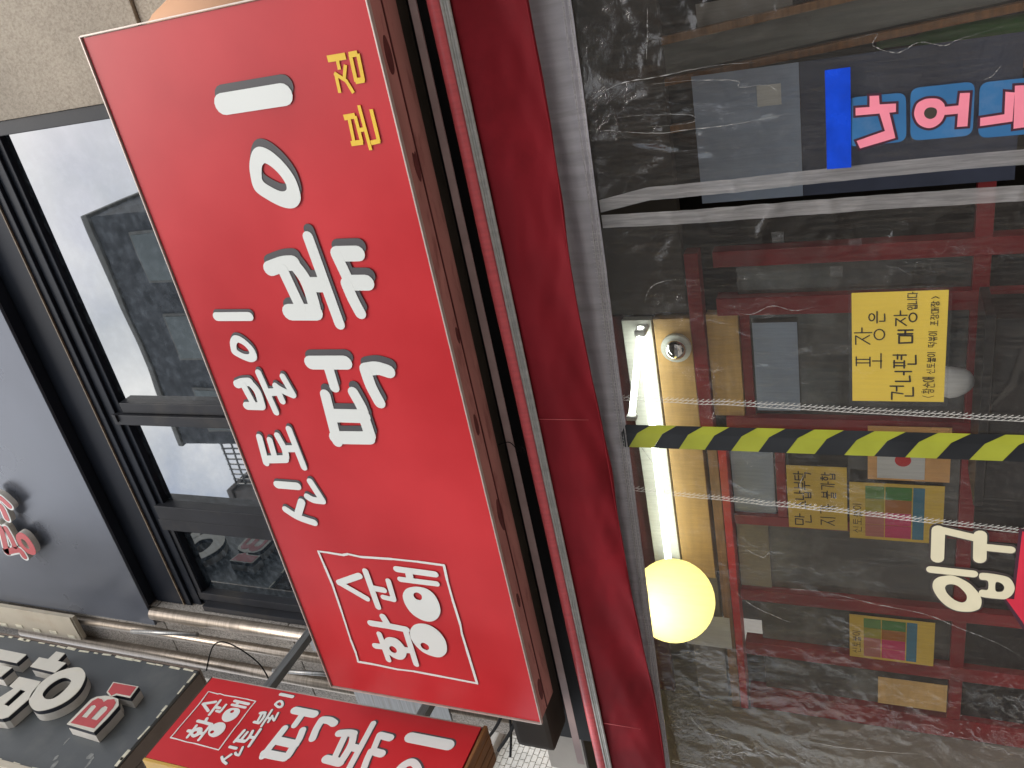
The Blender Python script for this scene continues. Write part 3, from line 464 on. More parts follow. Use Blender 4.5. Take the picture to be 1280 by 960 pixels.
B('socket', 2.26, 2.3, .15, .175, .02, .06, 'casing_groove', sg, .004)
SH = {'i': (.012, -.005), 'bokk': (.012, -.005), 'tteok': (.012, -.005)}
for k, els in GLYPHS.items():
    if k in ('jeom', 'bon'):
        glyph(MB(), els, .0, .0008, round_=False, smooth=False).build('letter', 'letter_yellow', sg); continue
    if k == 'frame':
        glyph(MB(), els, .0, .0008).build('logo_frame', 'letter_white', sg); continue
    l = glyph(MB(), els, -.0012, .0008).build('letter', 'letter_white', sg)
    if k in ('i', 'bokk', 'tteok', 'i_s', 'bul', 'to', 'sin'):
        dx, dz = (.021, -.0095) if k in SH else (.0095, -.0045)
        sh = glyph(MB(), els, 0, .0004, f=lambda p: (p[0]+dx, p[1]+dz)).build('letter_shadow', 'letter_shadow', l)
for x in (.25, 1.2, 1.5): B('bracket', x, x+.05, .15, .58, .7, .74, 'steel_grey', sg, .003)

# ---------------------------------------------------------------- red blade sign
rb = thing('blade_sign', 'red projecting sign with white lettering and plank underside beside the main sign', 'sign', (-2.65, 1.565, 3.03), R(90))
B('face', .004, .441, 0, .012, .004, 1.366, 'sign_red', rb, .001); B('box', .006, .44, .014, .2, .03, 1.364, 'beam_brown', rb, .003)
B('side_board', -.012, .002, .0, .2, 0, 1.37, 'ochre_side', rb, .002); B('side_board', .443, .449, .003, .2, 0, 1.37, 'trim_light', rb, .002)
B('top_board', -.012, .45, .004, .2, 1.3715, 1.378, 'beam_brown', rb, .002)
for k in range(4): B('plank', -.01, .455, .002+k*.05, .048+k*.05, -.016, -.002, 'plank', rb, .003)
def fit(els, src, dst):
    (sx0, sx1, sz0, sz1), (x0, x1, z0, z1) = src, dst
    g = lambda p: (x0+(p[0]-sx0)/(sx1-sx0)*(x1-x0), z0+(p[1]-sz0)/(sz1-sz0)*(z1-z0)); return g, (z1-z0)/(sz1-sz0)
LS = (.161, .7225, .2266, .741)
for keys, src, dst in ((('frame', 'hwang', 'sun', 'ae'), LS, (.105, .365, 1.058, 1.325)), (('sin',), (.8539, 1.0338, .6421, .8185), (.055, .14, .95, 1.02)), (('to',), (1.0913, 1.2444, .6712, .8288), (.15, .235, .935, 1.015)),
        (('bul',), (1.3087, 1.4572, .6119, .8262), (.25, .335, .905, .995)), (('i_s',), (1.4959, 1.6586, .6784, .8067), (.35, .42, .9, .965)), (('tteok',), (1.2012, 1.493, .2293, .5021), (.12, .355, .63, .845)),
        (('bokk',), (1.6216, 1.8957, .218, .539), (.13, .365, .35, .58)), (('i',), (1.9825, 2.2837, .3127, .5138), (.12, .335, .1, .27))):
    for k in keys:
        g, s = fit(None, src, dst); l = glyph(MB(), GLYPHS[k], -.0008, .0008, f=g, ws=s).build('logo_frame' if k == 'frame' else 'letter', 'letter_white', rb)
        if k not in ('frame', 'hwang', 'sun', 'ae'): glyph(MB(), GLYPHS[k], 0, .0004, f=lambda p: (g(p)[0]+.008 if k in SH else g(p)[0]+.004, g(p)[1]-.005 if k in SH else g(p)[1]-.003), ws=s).build('letter_shadow', 'letter_shadow', l)
B('mount', .459, .93, .06, .1, .3, .34, 'steel_grey', rb, .002); B('mount', .459, .93, .06, .1, 1.1, 1.14, 'steel_grey', rb, .002)
mp_ = thing('mounting_plate', 'bare grey steel plate with rivets behind the red projecting sign', 'plate', (-3.24, 2.44, 3.2))
B('plate', 0, .36, 0, .012, .3, .84, 'steel_grey', mp_, .003); B('flange', .361, .44, .0, .006, .35, 1.0, 'steel_grey', mp_, .002); B('strut', .1, .13, .012, .08, .05, .85, 'steel_grey', mp_, .002)
for i in range(9): MB().ball((.4, -.002, .4+i*.065), .005, 8).build('rivet', 'black', mp_)

# ---------------------------------------------------------------- charcoal blade sign with raised letters
bs = thing('blade_sign', 'charcoal projecting sign with raised cream letters and a small red B1', 'sign', (-3.08, 1.49, 4.966), R(90)); bs.scale = (.962, .962, .962)
B('face', .14, .9, 0, .02, .004, 2.6, 'blade_grey', bs, .002); B('edge_board', .135, .902, .022, .11, 0, .02, 'blade_edge', bs, .002); B('edge_board', .135, .902, .114, .2, .0, .02, 'blade_edge', bs, .002)
B('edge_strip', .1, .136, -.03, .2, 0, 2.6, 'cream_board', bs, .003); B('edge_strip', .905, .918, .0, .2, .0, 2.6, 'blade_edge', bs, .003); B('back', .14, .9, .185, .2, .025, 2.6, 'blade_edge', bs, .003)
def rim_tape(x, z, dx, dz): MB().box(-dx/2, dx/2, -.003, -.0006, -dz/2, dz/2, .001, Matrix.Translation((x, 0, z)) @ Matrix.Rotation(random.uniform(-.06, .06), 4, 'Y')).build('tape_piece', 'tape_old', bs)
for i, x in enumerate((.2, .29, .33, .47, .585, .63, .76, .845)): rim_tape(x, .006+random.uniform(-.003, .004), random.uniform(.03, .085), random.uniform(.01, .02))
for i in range(19): rim_tape(.893+random.uniform(-.004, .005), .07+i*.092+random.uniform(-.03, .03), random.uniform(.008, .019), random.uniform(.03, .085))
for i in range(6): rim_tape(.146, .45+i*.14, .018, .05)
for x, z, w, h in ((.25, .17, .05, .012), (.28, .2, .025, .02), (.2, .36, .035, .02), (.23, .39, .02, .012), (.33, .42, .03, .008)):
    MB().prism(smooth_loop([(x+w*math.cos(a)*random.uniform(.4, 1), z+h*math.sin(a)*random.uniform(.4, 1)) for a in [i*.7 for i in range(9)]]), [], -.0009, -.0003).build('scuff', 'scuff', bs)
for k in ('a', 'bieup', 'ieung', 'ae1', 'ae2', 'B', 'one'):
    sm = k in ('ieung',); els = BLADE[k]
    l = glyph(MB(), els, -.001, .05, smooth=sm).build('letter', 'letter_side', bs); glyph(MB(), els, -.0512, .0244, smooth=sm).build('letter_rim', 'letter_rim', l); glyph(MB(), els, -.0758, .004, smooth=sm).build('letter_face', 'letter_face', l)
    if k in ('B', 'one'): glyph(MB(), BLADE[k+'red'], -.0801, .0012, smooth=False).build('letter_print', 'letter_red', l)
B('strut', .92, .97, .06, .12, .5, .54, 'steel_grey', bs, .003); B('strut', .92, .97, .06, .12, 1.7, 1.74, 'steel_grey', bs, .003)
cb = thing('wall_box', 'cream sheet metal box with taped rim between the charcoal sign and grey panel', 'box', (-3.12, 2.46, 5.96))
B('body', 0, .17, 0, .025, 0, 1.1, 'cream_board', cb, .004); B('lid', -.004, .174, -.008, -.001, .01, 1.09, 'cream_board', cb, .002)
for i in range(7): B('tape_piece', .006+.01*(i % 2), .03+.01*(i % 2), -.011, -.0085, .05+i*.15, .11+i*.15, 'tape_old', cb, .001)
for i, (x0, z0, x1, z1) in enumerate(((-2.98, 5.5, -2.93, 5.0), (-3.1, 4.55, -3.06, 4.1))):
    tag(MB().tube([(x0, 2.46, z0), (x1, 2.47, z1)], .012, 8).build('support_strut', 'steel_grey'), ('grey steel strut crossing the steel trims below the grey panel', 'thin steel strut on the granite beside the main sign')[i], 'strut')
# cables on the wall and behind the sign
def cable(pts, r, label): tag(MB().tube(smooth_line(pts, 7), r, 6).build('cable', 'cable'), label, 'cable')
cable([(-3.2, 2.46, 5.05), (-3.0, 2.47, 4.92), (-2.95, 2.46, 4.78), (-3.05, 2.45, 4.62), (-3.2, 2.44, 4.58)], .004, 'thin dark cable looping over the steel trims under the charcoal sign')
cable([(-3.3, 2.4, 3.34), (-2.95, 2.3, 3.13), (-2.6, 2.22, 3.02), (-2.4, 2.2, 3.0)], .008, 'uppermost black cable sagging past the lower end of the main sign')
cable([(-3.34, 2.42, 3.27), (-2.95, 2.3, 3.06), (-2.6, 2.22, 2.985), (-2.4, 2.2, 2.97)], .009, 'thick black cable hanging just below the uppermost one by the brown beam')
cable([(-3.34, 2.4, 3.2), (-3.0, 2.32, 3.1), (-2.6, 2.24, 3.03), (-2.3, 2.2, 3.02)], .006, 'lower black cable crossing the others behind the main sign')
cable([(-3.1, 2.45, 3.4), (-3.08, 2.44, 3.2), (-2.95, 2.4, 2.99), (-2.9, 2.38, 2.96)], .004, 'short dark cable dropping steeply behind the brown beam')

# ---------------------------------------------------------------- beam, fin, awning
tag(MB().box(-2.87, 1.4, 2.12, 2.285, 2.8, 2.965, .02).build('canopy_beam', 'beam_brown'), 'long dark brown beam behind and under the red box sign', 'beam')
tag(MB().poly([(-2.87, 2.09, 2.664), (1.4, 2.09, 2.681), (1.4, 2.09, 2.697), (-2.87, 2.09, 2.694), (-2.87, 2.104, 2.674), (1.4, 2.104, 2.684), (1.4, 2.104, 2.7), (-2.87, 2.104, 2.698)], [(0, 1, 2, 3), (4, 7, 6, 5), (0, 4, 5, 1), (3, 2, 6, 7), (0, 3, 7, 4), (1, 5, 6, 2)]).build('drip_fin', 'fin_pink'), 'thin pinkish metal strip running between sign and awning', 'strip')
tag(B('dark_gap_board', -3.0, 1.4, 2.3, 2.33, 2.44, 2.975, 'black'), 'added black board giving the dark gap behind the awning', 'board')  # added black sheet, paints the dark space behind the awning
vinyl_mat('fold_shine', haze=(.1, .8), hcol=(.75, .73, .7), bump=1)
aw = thing('awning', 'red fabric awning with grey rail and hanging valance over the vinyl curtain', 'awning', (-1, 2.1, 2.38))
aw_x = lambda x: x+1
rail = lambda x: 2.602+.012*(x+.07)
def along(x0, x1, n, f): return [f(x0+(x1-x0)*i/n) for i in range(n+1)]
MB().tube(along(-3.1, 1.4, 60, lambda x: (aw_x(x), .012+.002*noise.noise(Vector((x*3, 0, 0))), rail(x)+.03-2.38+.002*noise.noise(Vector((x*2, 5, 0))))), .0225, 14).build('fabric_roll', 'roll_red', aw)
for j in range(3): MB().tube(along(-3.1, 1.4, 60, lambda x: (aw_x(x), -.004+.002*(j == 1), rail(x)-.011+.0085*j-2.38)), .0052, 8).build('rail_rib', 'profile_grey', aw)
def valance():
    mb = MB(); n, k = 360, 26; V = []
    for j in range(k+1):
        t = j/k; row = []
        for i in range(n+1):
            x = -3.1+4.5*i/n; top = rail(x)-.012
            hem = 2.393+.0065*(x+.1) if x > -1.15 else 2.386+.0265*(x+1.15)
            hem += .004*noise.noise(Vector((x*3, 9, 0))); z = top+(hem-top)*t
            y = .004+t*.022+(.25+t)*.034*noise.noise(Vector((x*1.7+t*.9, t*.8, 3)))+.012*t*noise.noise(Vector((x*5+t*3, t*2, 8)))+.0035*noise.noise(Vector((x*9-t*4, t*4, 1)))+.016*math.sin(t*math.pi)*noise.noise(Vector((x*.9+t, 2, 2)))
            row.append(mb.bm.verts.new((aw_x(x), y, z-2.38)))
        V.append(row)
    for j in range(k):
        for i in range(n): mb.bm.faces.new((V[j][i], V[j][i+1], V[j+1][i+1], V[j+1][i])).smooth = True
    o = mb.build('valance', 'awning_red', aw); md = o.modifiers.new('thick', 'SOLIDIFY'); md.thickness = .0015
    h = MB(); h.tube([Vector(v) for v in hempts], .0022, 6).build('hem_cord', 'awning_red', o)
    for x in (-1.28, .25, -2.62):
        top = rail(x)-.014; MB().tube([(aw_x(x), .0, top-2.38), (aw_x(x)+.002, .0, 2.41-2.38)], .0011, 4).build('seam', 'letter_red', o)
hempts = [(aw_x(x), .022+.0325*noise.noise(Vector((x*1.7+.9, .8, 3))), (2.393+.0065*(x+.1) if x > -1.15 else 2.386+.0265*(x+1.15))-2.38+.002) for x in [-3.1+4.5*i/90 for i in range(91)]]
valance()
cable([(-1.38, 2.1, 2.73), (-1.36, 2.085, 2.68), (-1.4, 2.09, 2.655), (-1.37, 2.08, 2.64), (-1.41, 2.085, 2.63)], .0015, 'knotted pale wire end poking out under the sign above the awning')
# ---------------------------------------------------------------- clear vinyl curtain
cu = thing('vinyl_curtain', 'clear vinyl curtain with grey header band and a zipped opening', 'curtain', (-1, 2.2, .12))
CX, CZ = 1, -.12
def gap_r(z): t = max(0, min(1, (2.33-z)/.16)); t2 = max(0, min(1, (2.17-z)/.9)); return -.672+.028*t+.016*t2*math.sin(t2*2.4)     # right lip of the opening
def gap_l(z): return -.676-.004*(2.33-z)
FLAT = ((-1.27, -.91, 1.43, 1.69), (-.61, .05, 1.2, 1.74), (-2.1, -1.62, 1.0, 1.5), (-1.44, -1.33, .2, 2.3))
def crumple(x, z):
    v = Vector((x*2.1, z*.9, 0)); d = .018*noise.noise(v)+.007*noise.noise(Vector((x*7, z*2.2, 4)))
    r = 1-abs(noise.noise(Vector((x*6+z*2.5, z*5-x*2, 11)))); r2 = 1-abs(noise.noise(Vector((x*13-z*6, z*9+x*4, 31))))
    d += .010*max(0, r-.8)*5*.5+.0035*max(0, r2-.78)*4
    # gathered fold beside the opening on the street side
    d += .02*math.exp(-((x+.36+.12*(2.3-z))/.05)**2)*max(0, min(1, (z-1.5)/.5))
    d += .012*math.exp(-((x+.5-.03*math.sin(z*9))/.02)**2)*max(0, min(1, (z-1.75)/.3))
    k = 1
    for x0, x1, z0, z1 in FLAT:                       # the sheet lies flat where something is stuck on it
        k = min(k, max(.08, min(1, max(x0-x, x-x1, z0-z, z-z1)/.09)))
    if x < -1.62: d *= .45
    return -d*k*min(1, max(.12, (2.34-z)*5))
def cloth(name, xl, xr, z1, z0, nx, zstep, m, y0=0, fn=crumple):
    mb = MB(); zs = []; z = z1
    while z > z0+1e-6:
        zs.append(z); z -= zstep if z > 1.18 else zstep*5
    zs.append(z0); V = []
    for z in zs:
        a, b = xl(z), xr(z); V.append([mb.bm.verts.new((a+(b-a)*i/nx+CX, y0+fn(a+(b-a)*i/nx, z), z+CZ)) for i in range(nx+1)])
    for A, Bq in zip(V, V[1:]):
        for i in range(nx): mb.bm.faces.new((A[i], A[i+1], Bq[i+1], Bq[i])).smooth = True
    return mb.build(name, m, cu)
top = lambda x: 2.318+.002*x*x-.02*x*(x < 0)*.6
cst = lambda v: (lambda z: v)
cloth('vinyl_sheet', cst(-1.262), lambda z: gap_l(z)-.036, 2.33, .14, 74, .008, 'vinyl')
cloth('vinyl_sheet', cst(-1.612), cst(-1.2625), 2.34, .14, 44, .008, 'vinyl')
cloth('vinyl_sheet', cst(-3.25), cst(-1.6125), 2.36, .14, 170, .009, 'vinyl')
cloth('vinyl_sheet', lambda z: gap_r(z)+.034, cst(.9), 2.32, .14, 190, .008, 'vinyl')
cloth('opening_band', lambda z: gap_l(z)-.037, gap_l, 2.31, .14, 4, .008, 'band_vinyl', -.002)
cloth('opening_band', gap_r, lambda z: gap_r(z)+.035, 2.31, .14, 4, .008, 'band_vinyl', -.002)
def header():
    mb = MB(); n = 200; V = []
    for j in range(13):
        t = j/12; row = []
        for i in range(n+1):
            x = -3.25+4.15*i/n; zt = 2.43; zb = 2.306-.0155*(x+.1) if x > -3 else 2.351
            z = zt+(zb-zt)*t; row.append(mb.bm.verts.new((x+CX, -.006+.004*noise.noise(Vector((x*3, t*2, 6)))+.0025*noise.noise(Vector((x*14, t*5, 2)))+.003*math.sin(t*9), z+CZ)))
        V.append(row)
    for A, Bq in zip(V, V[1:]):
        for i in range(n): mb.bm.faces.new((A[i], A[i+1], Bq[i+1], Bq[i])).smooth = True
    return mb.build('header_band', 'header_grey', cu)
hd = header()
MB().tube([(-3.25+CX, .012, 2.437+CZ), (.9+CX, .012, 2.437+CZ)], .012, 10).build('hanging_rod', 'steel_grey', cu)
for j in range(2):
    MB().tube([(x+CX, -.013, (2.306-.0155*(x+.1) if x > -3 else 2.351)+.004+.016*j+CZ+.001*noise.noise(Vector((x*9, j, 0)))) for x in [-3.25+4.15*i/120 for i in range(121)]], .0022, 5).build('piping', 'band_vinyl', hd)
def ladder(name, xf, z1, z0, w=.0075, pitch=.015, r=.00075):
    """double row of stitching down a seam"""
    mb = MB(); z = z1; 
    def P(x, zz): return Vector((x+CX, crumple(x, zz)-.003, zz+CZ))
    for s in (0, 1):
        z = z1; o = s*.0105
        while z > z0:
            x = xf(z)+o; a = P(x, z); b = P(x, z-pitch); c = P(x+w, z-pitch*.85)
            for p, q in ((a, b), (a, c)): mb.tube([p, q], r, 3, False)
            z -= pitch
    return tag(mb.build(name, 'thread', cu), kind='stuff')
ladder('seam_stitching', lambda z: -1.262-.043*(2.35-z), 2.33, 1.1); ladder('seam_stitching', lambda z: -1.6-.062*(2.35-z), 2.34, 1.1); ladder('seam_stitching', lambda z: -2.9-.05*(2.35-z), 2.34, 1.1)
def hstitch():
    mb = MB()
    for j in range(2):
        x = -2.9
        while x < -.72:
            z = (2.306-.0155*(x+.1))+.012+.012*j; y = -.0105
            mb.tube([(x+CX, y, z+CZ), (x+.011+CX, y, z+CZ)], .0006, 3, False); mb.tube([(x+CX, y, z+CZ), (x+.002+CX, y, z+.007+CZ)], .0005, 3, False); x += .0115
    return tag(mb.build('seam_stitching', 'thread', cu), kind='stuff')
hstitch()
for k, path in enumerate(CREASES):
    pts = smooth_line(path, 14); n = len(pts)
    MB().tube([(x+CX+.0015*noise.noise(Vector((x*60, z*60, k))), crumple(x, z)-.0028, z+CZ) for x, z in pts], [max(.00012, .0015*math.sin(math.pi*(i+.5)/n)*(.5+.9*noise.noise(Vector((i*.45, k, 3))))) for i in range(n)], 6).build('crease_glint', 'fold_shine', cu)  # pale thin tubes paint the glints along the folds

# ---------------------------------------------------------------- things stuck on the curtain
YS = 2.187
def on_curtain(x, z): return 2.2+crumple(x, z)
nt_ = thing('paper_note', 'yellow handwritten notice in a clear sleeve taped beside the zipped opening', 'notice', (-1.248, YS, 1.446))
def bent(mb, w, h, y=0, n=14, amp=.004, seed=0):
    V = [[mb.bm.verts.new((w*i/n, y+amp*noise.noise(Vector((w*i/n*6, h*j/n*5, seed))), h*j/n)) for i in range(n+1)] for j in range(n+1)]
    for j in range(n):
        for i in range(n): mb.bm.faces.new((V[j][i], V[j][i+1], V[j+1][i+1], V[j+1][i])).smooth = True
    return mb
bent(MB(), .32, .224, 0, amp=.0).build('paper', 'note_yellow', nt_)
NW, NH = .32, .224; z_ = lambda f, h: NH*(1-f)-h
tx = MB(); rr = random.Random(5)
def seg(text, f0, f1, t0, t1, pen):
    write(tx, text, NW*f0, NH*(1-t1), NW*(f1-f0), NH*(t1-t0), pen, -.0004, rnd=rr)
seg('포', .3, .46, .05, .33, .0032); seg('장', .525, .705, .03, .34, .0032); seg('은', .72, .84, .18, .35, .0032)
seg('건', .01, .165, .43, .67, .0042); seg('너', .185, .3, .48, .65, .0046); seg('편', .31, .46, .45, .68, .0042); seg('매', .53, .685, .5, .65, .0046); seg('장', .695, .84, .46, .68, .0034); seg('입니다', .835, .995, .59, .685, .0022)
seg('(황순애', .02, .24, .77, .89, .0014); seg('신토불이', .26, .47, .81, .89, .0015); seg('떡볶이', .505, .655, .815, .9, .0015); seg('포장매장)', .69, .97, .83, .905, .0015)
tx.build('handwriting', 'ink', nt_)
vinyl_mat('sleeve', haze=(.02, .08), bump=.15)
MB().poly([(-.012, -.004, -.008), (.334, -.004, -.008), (.334, -.003, .232), (-.012, -.003, .232)], [(0, 1, 2, 3)]).build('sleeve', 'sleeve', nt_)

hz = thing('hazard_tape', 'yellow and black striped tape hanging down the vinyl curtain', 'tape', (-1.43, 2.192, .2))
HZ0, HZ1 = .2, 2.345
def stripe(k, pitch, m):
    """one slanted stripe of the tape, kinked at the fold"""
    w = .083; zb = HZ1-HZ0+.06-k*pitch; h = pitch/2
    def zc(v): return max(0, min(HZ1-HZ0-.002, v))
    pts = [(0, 0, zc(zb)), (w*.65, -.0025, zc(zb-.034)), (w, 0, zc(zb-.08)), (w, 0, zc(zb-.08+h)), (w*.65, -.0025, zc(zb-.034+h)), (0, 0, zc(zb+h))]
    pts = [(p[0], p[1]-(.0006 if m == 'hazard_black' else 0), p[2]) for p in pts]
    if pts[0][2] >= pts[5][2] or pts[2][2] >= pts[3][2]: return
    MB().poly(pts, [(0, 1, 4, 5), (1, 2, 3, 4)]).build('stripe', m, hz)
for k in range(0, 17): stripe(k, .158, 'hazard_yellow'); stripe(k+.5, .158, 'hazard_black')

tag(bent(MB(), .232, .055, 0, amp=.005, seed=3).build('blue_tape', 'tape_blue', None, (-.6, YS-.004, 1.668)), 'bright blue strip of tape above the pink lettering', 'tape')
def rounded(q, r, n=5):
    o = []
    for a in range(4):
        p0, p, p2 = Vector(q[a-1]), Vector(q[a]), Vector(q[(a+1) % 4]); A = p+(p0-p).normalized()*r; B_ = p+(p2-p).normalized()*r
        for i in range(n+1):
            t = i/n; o.append(tuple(A*(1-t)**2+p*2*t*(1-t)+B_*t*t))
    return o
for i, (k, tl, lab) in enumerate(zip(('na', 'o', 'neu'), TILES, ('rounded blue sticker with a pink angled letter just under the blue tape', 'rounded blue sticker with a pink ring shaped letter, between two others', 'rounded blue sticker with a pink letter, lowest of the three'))):
    t = thing('letter_sticker', lab, 'sticker', (0, YS, 0), 0, 'blue letter stickers')
    MB().prism(rounded(tl, .02), [], -.0008, .0004).build('backing', 'tile_blue', t)
    els = EXIT_WAY[k]
    for j, e in enumerate(els):
        cx = sum(p[0] for p in e[1])/len(e[1]); cz = sum(p[1] for p in e[1])/len(e[1]); sm = len(e[1]) > 10
        L_ = lambda q: smooth_loop(q) if e[2] else q
        def grown(q, d):
            out = []
            for a in range(len(q)):
                p0, p1, p2 = Vector(q[a-1]), Vector(q[a]), Vector(q[(a+1) % len(q)]); n1 = (p1-p0).normalized(); n2 = (p2-p1).normalized(); m = Vector((n1.y+n2.y, -(n1.x+n2.x)))
                m = m.normalized()*d/max(.4, m.length/2); out.append(tuple(p1+m))
            return out
        ar = sum(e[1][a-1][0]*e[1][a][1]-e[1][a][0]*e[1][a-1][1] for a in range(len(e[1]))); d = .0052*(1 if ar > 0 else -1)
        ed = MB().prism(L_(grown(e[1], d)), [], -.0012-j*.0001, -.0009).build('letter_outline', 'pink_edge', t)
        l = MB().prism(L_(e[1]), [], -.0017-j*.0003, -.0014).build('letter', 'pink', t)
        if e[2]: MB().prism(smooth_loop(e[2][0]), [], -.0019, -.0017).build('counter', 'beam_brown', l)
en = thing('letter_sticker', 'cream cut out letters with dark outline above the red arrow', 'sticker', (0, YS+.008, 0))
for i, (k, els) in enumerate(ENTRY.items()):
    if els[0][0] == 'P':
        e = els[0]; cx, cz = (sum(p[j] for p in e[1])/len(e[1]) for j in (0, 1)); ar = sum(e[1][a-1][0]*e[1][a][1]-e[1][a][0]*e[1][a-1][1] for a in range(len(e[1]))); d = .006*(1 if ar > 0 else -1)
        MB().prism(smooth_loop(grown(e[1], d)), [smooth_loop(h) for h in e[2]], -.0004-i*.0001, 0).build('letter_outline', 'entry_edge', en)
    else: glyph(MB(), els, 0, .0004+i*.0001, grow=.011).build('letter_outline', 'entry_edge', en)
    glyph(MB(), els, -.0022-i*.0003, .0005).build('letter', 'entry_cream', en)
ar_ = thing('arrow_sticker', 'red arrow stuck on the curtain under the cream letters', 'sticker', (0, YS+.006, 0))
arr = [(-1.66, 1.237), (-1.66, 1.14), (-1.905, 1.14), (-1.905, 1.06), (-2.06, 1.18), (-1.985, 1.215), (-1.905, 1.262), (-1.905, 1.24)]
MB().prism(arr, [], -.0006, 0).build('arrow', 'arrow_red', ar_); MB().prism([(a*1.0, b) for a, b in [(-1.652, 1.245), (-1.652, 1.132), (-1.897, 1.132), (-1.897, 1.045), (-2.075, 1.18), (-1.897, 1.275), (-1.897, 1.248)]], [], .0006, .0012).build('arrow_outline', 'pink_edge', ar_)
vinyl_mat('clear_tape', haze=(.02, .16), bump=.9)
for i, (x, z, w, h, lab) in enumerate(((-.8, 1.645, .02, .03, 'small upright piece of clear tape right of the yellow notice'), (-.88, 1.69, .03, .03, 'crumpled clear tape patch above the yellow notice'), (-.78, 1.83, .03, .03, 'clear tape scrap close to the zipped opening'))):
    tag(bent(MB(), w, h, 0, n=5, amp=.006, seed=i+9).build('clear_tape', 'clear_tape', None, (x, YS-.004, z)), lab, 'tape')

# ---------------------------------------------------------------- lobby behind the curtain
YD = 3.2
lob = thing('shopfront', 'dark red framed sliding shopfront behind the vinyl curtain', 'shopfront', (-1, YD, .11))
def D(name, x0, x1, z0, z1, m, y0=-.04, y1=.02, par=None, bev=.003): return B(name, x0+1, x1+1, y0, y1, z0-.11, z1-.11, m, par or lob, bev)
D('rail', -3.62, -.95, 1.25, 1.305, 'door_red'); D('rail', -3.62, -1.0, .15, .3, 'door_red')
for x0, x1, m in ((-1.215, -1.15, 'door_red'), (-1.42, -1.345, 'door_red'), (-1.96, -1.89, 'door_red'), (-2.45, -2.4, 'door_red'), (-2.9, -2.835, 'door_red'), (-3.25, -3.17, 'door_red'), (-3.62, -3.5, 'door_red')):
    D('stile', x0, x1, .31, 2.2, m, -.045 if m else 0, .022)
edges = [(-1.345, -1.215), (-1.89, -1.42), (-2.4, -1.96), (-2.835, -2.45), (-3.17, -2.9), (-3.5, -3.25)]
for a, b in edges:
    D('pane', a, b, 1.306, 2.12, 'door_glass', -.005, .005, bev=0); D('lower_panel', a, b, .31, 1.249, 'door_black', -.01, .01, bev=.001)
D('transom_pane', -2.4, -1.96, 2.02, 2.2, 'poster_blue', -.02, .005); D('transom_pane', -2.83, -2.455, 2.06, 2.2, 'greige', -.02, .005); D('crossbar', -2.4, -1.96, 1.97, 2.01, 'door_red'); D('crossbar', -1.89, -1.42, 2.08, 2.12, 'door_red', -.02, .02)
D('glazing_bead', -1.89, -1.42, 2.124, 2.25, 'plywood', -.03, .02); D('header_beam', -3.62, -2.02, 2.21, 2.245, 'door_red_bright', -.06, .02); D('header_beam', -3.62, -2.02, 2.248, 2.29, 'wood_brown', -.06, .02); D('header_beam', -2.0, -1.15, 2.255, 2.31, 'door_red', -.05, .02)
D('ply_board', -2.78, -1.425, 2.312, 2.462, 'plywood', -.05, .02); D('ply_board', -3.62, -2.79, 2.31, 2.462, 'greige', -.03, .02); D('fascia', -3.62, -1.42, 2.6, 2.77, 'maroon_wall', -.02, .02); D('fascia', -1.41, 1.0, 2.32, 2.77, 'ceiling_dark', -.03, .02)
fx = thing('ceiling_light', 'twin tube fluorescent light on a pale reflector above the shop doors', 'light', (-2.1, 3.14, 2.47))
B('reflector', -.68, .675, .005, .045, 0, .125, 'reflector', fx, .004)
MB().tube([(-.56, -.075, .035), (.63, .0-.05, .03)], .015, 12).build('tube', 'tube_light', fx)
MB().tube([(.39, -.28, .045), (.66, .0-.03, .035)], .013, 12).build('tube', 'tube_light', fx)
for x, y in ((-.575, -.075), (.645, -.05)): B('end_cap', x-.012, x+.012, y-.018, y+.055, .012, .055, 'paper_white', fx, .003)
B('end_cap', .372, .39, -.3, -.27, .025, .065, 'paper_white', fx, .003)
dm = thing('security_dome', 'chrome dome camera with pale collar on the plywood board', 'camera', (-1.55, 3.13, 2.375))
MB().ball((0, -.005, 0), .046, 24).build('dome', 'chrome', dm); MB().tube([(0, .018, 0), (0, -.004, 0)], .062, 24).build('collar', 'reflector', dm)
ln = thing('paper_lantern', 'round glowing yellow paper lantern behind the vinyl curtain', 'lantern', (-2.545, 2.72, 2.405))
lantern_mat('lantern_paper'); sd_ = MB().ball((0, 0, 0), .175, 40).build('shade', 'lantern_paper', ln); MB().ball((.03, -.07, .02), .04, 16).build('bulb', 'bulb_light', sd_); MB().tube([(0, 0, .172), (0, 0, .366)], .004, 6).build('cord', 'cable', ln); MB().tube([(0, 0, .168), (0, 0, .19)], .03, 14).build('cap', 'black', ln)
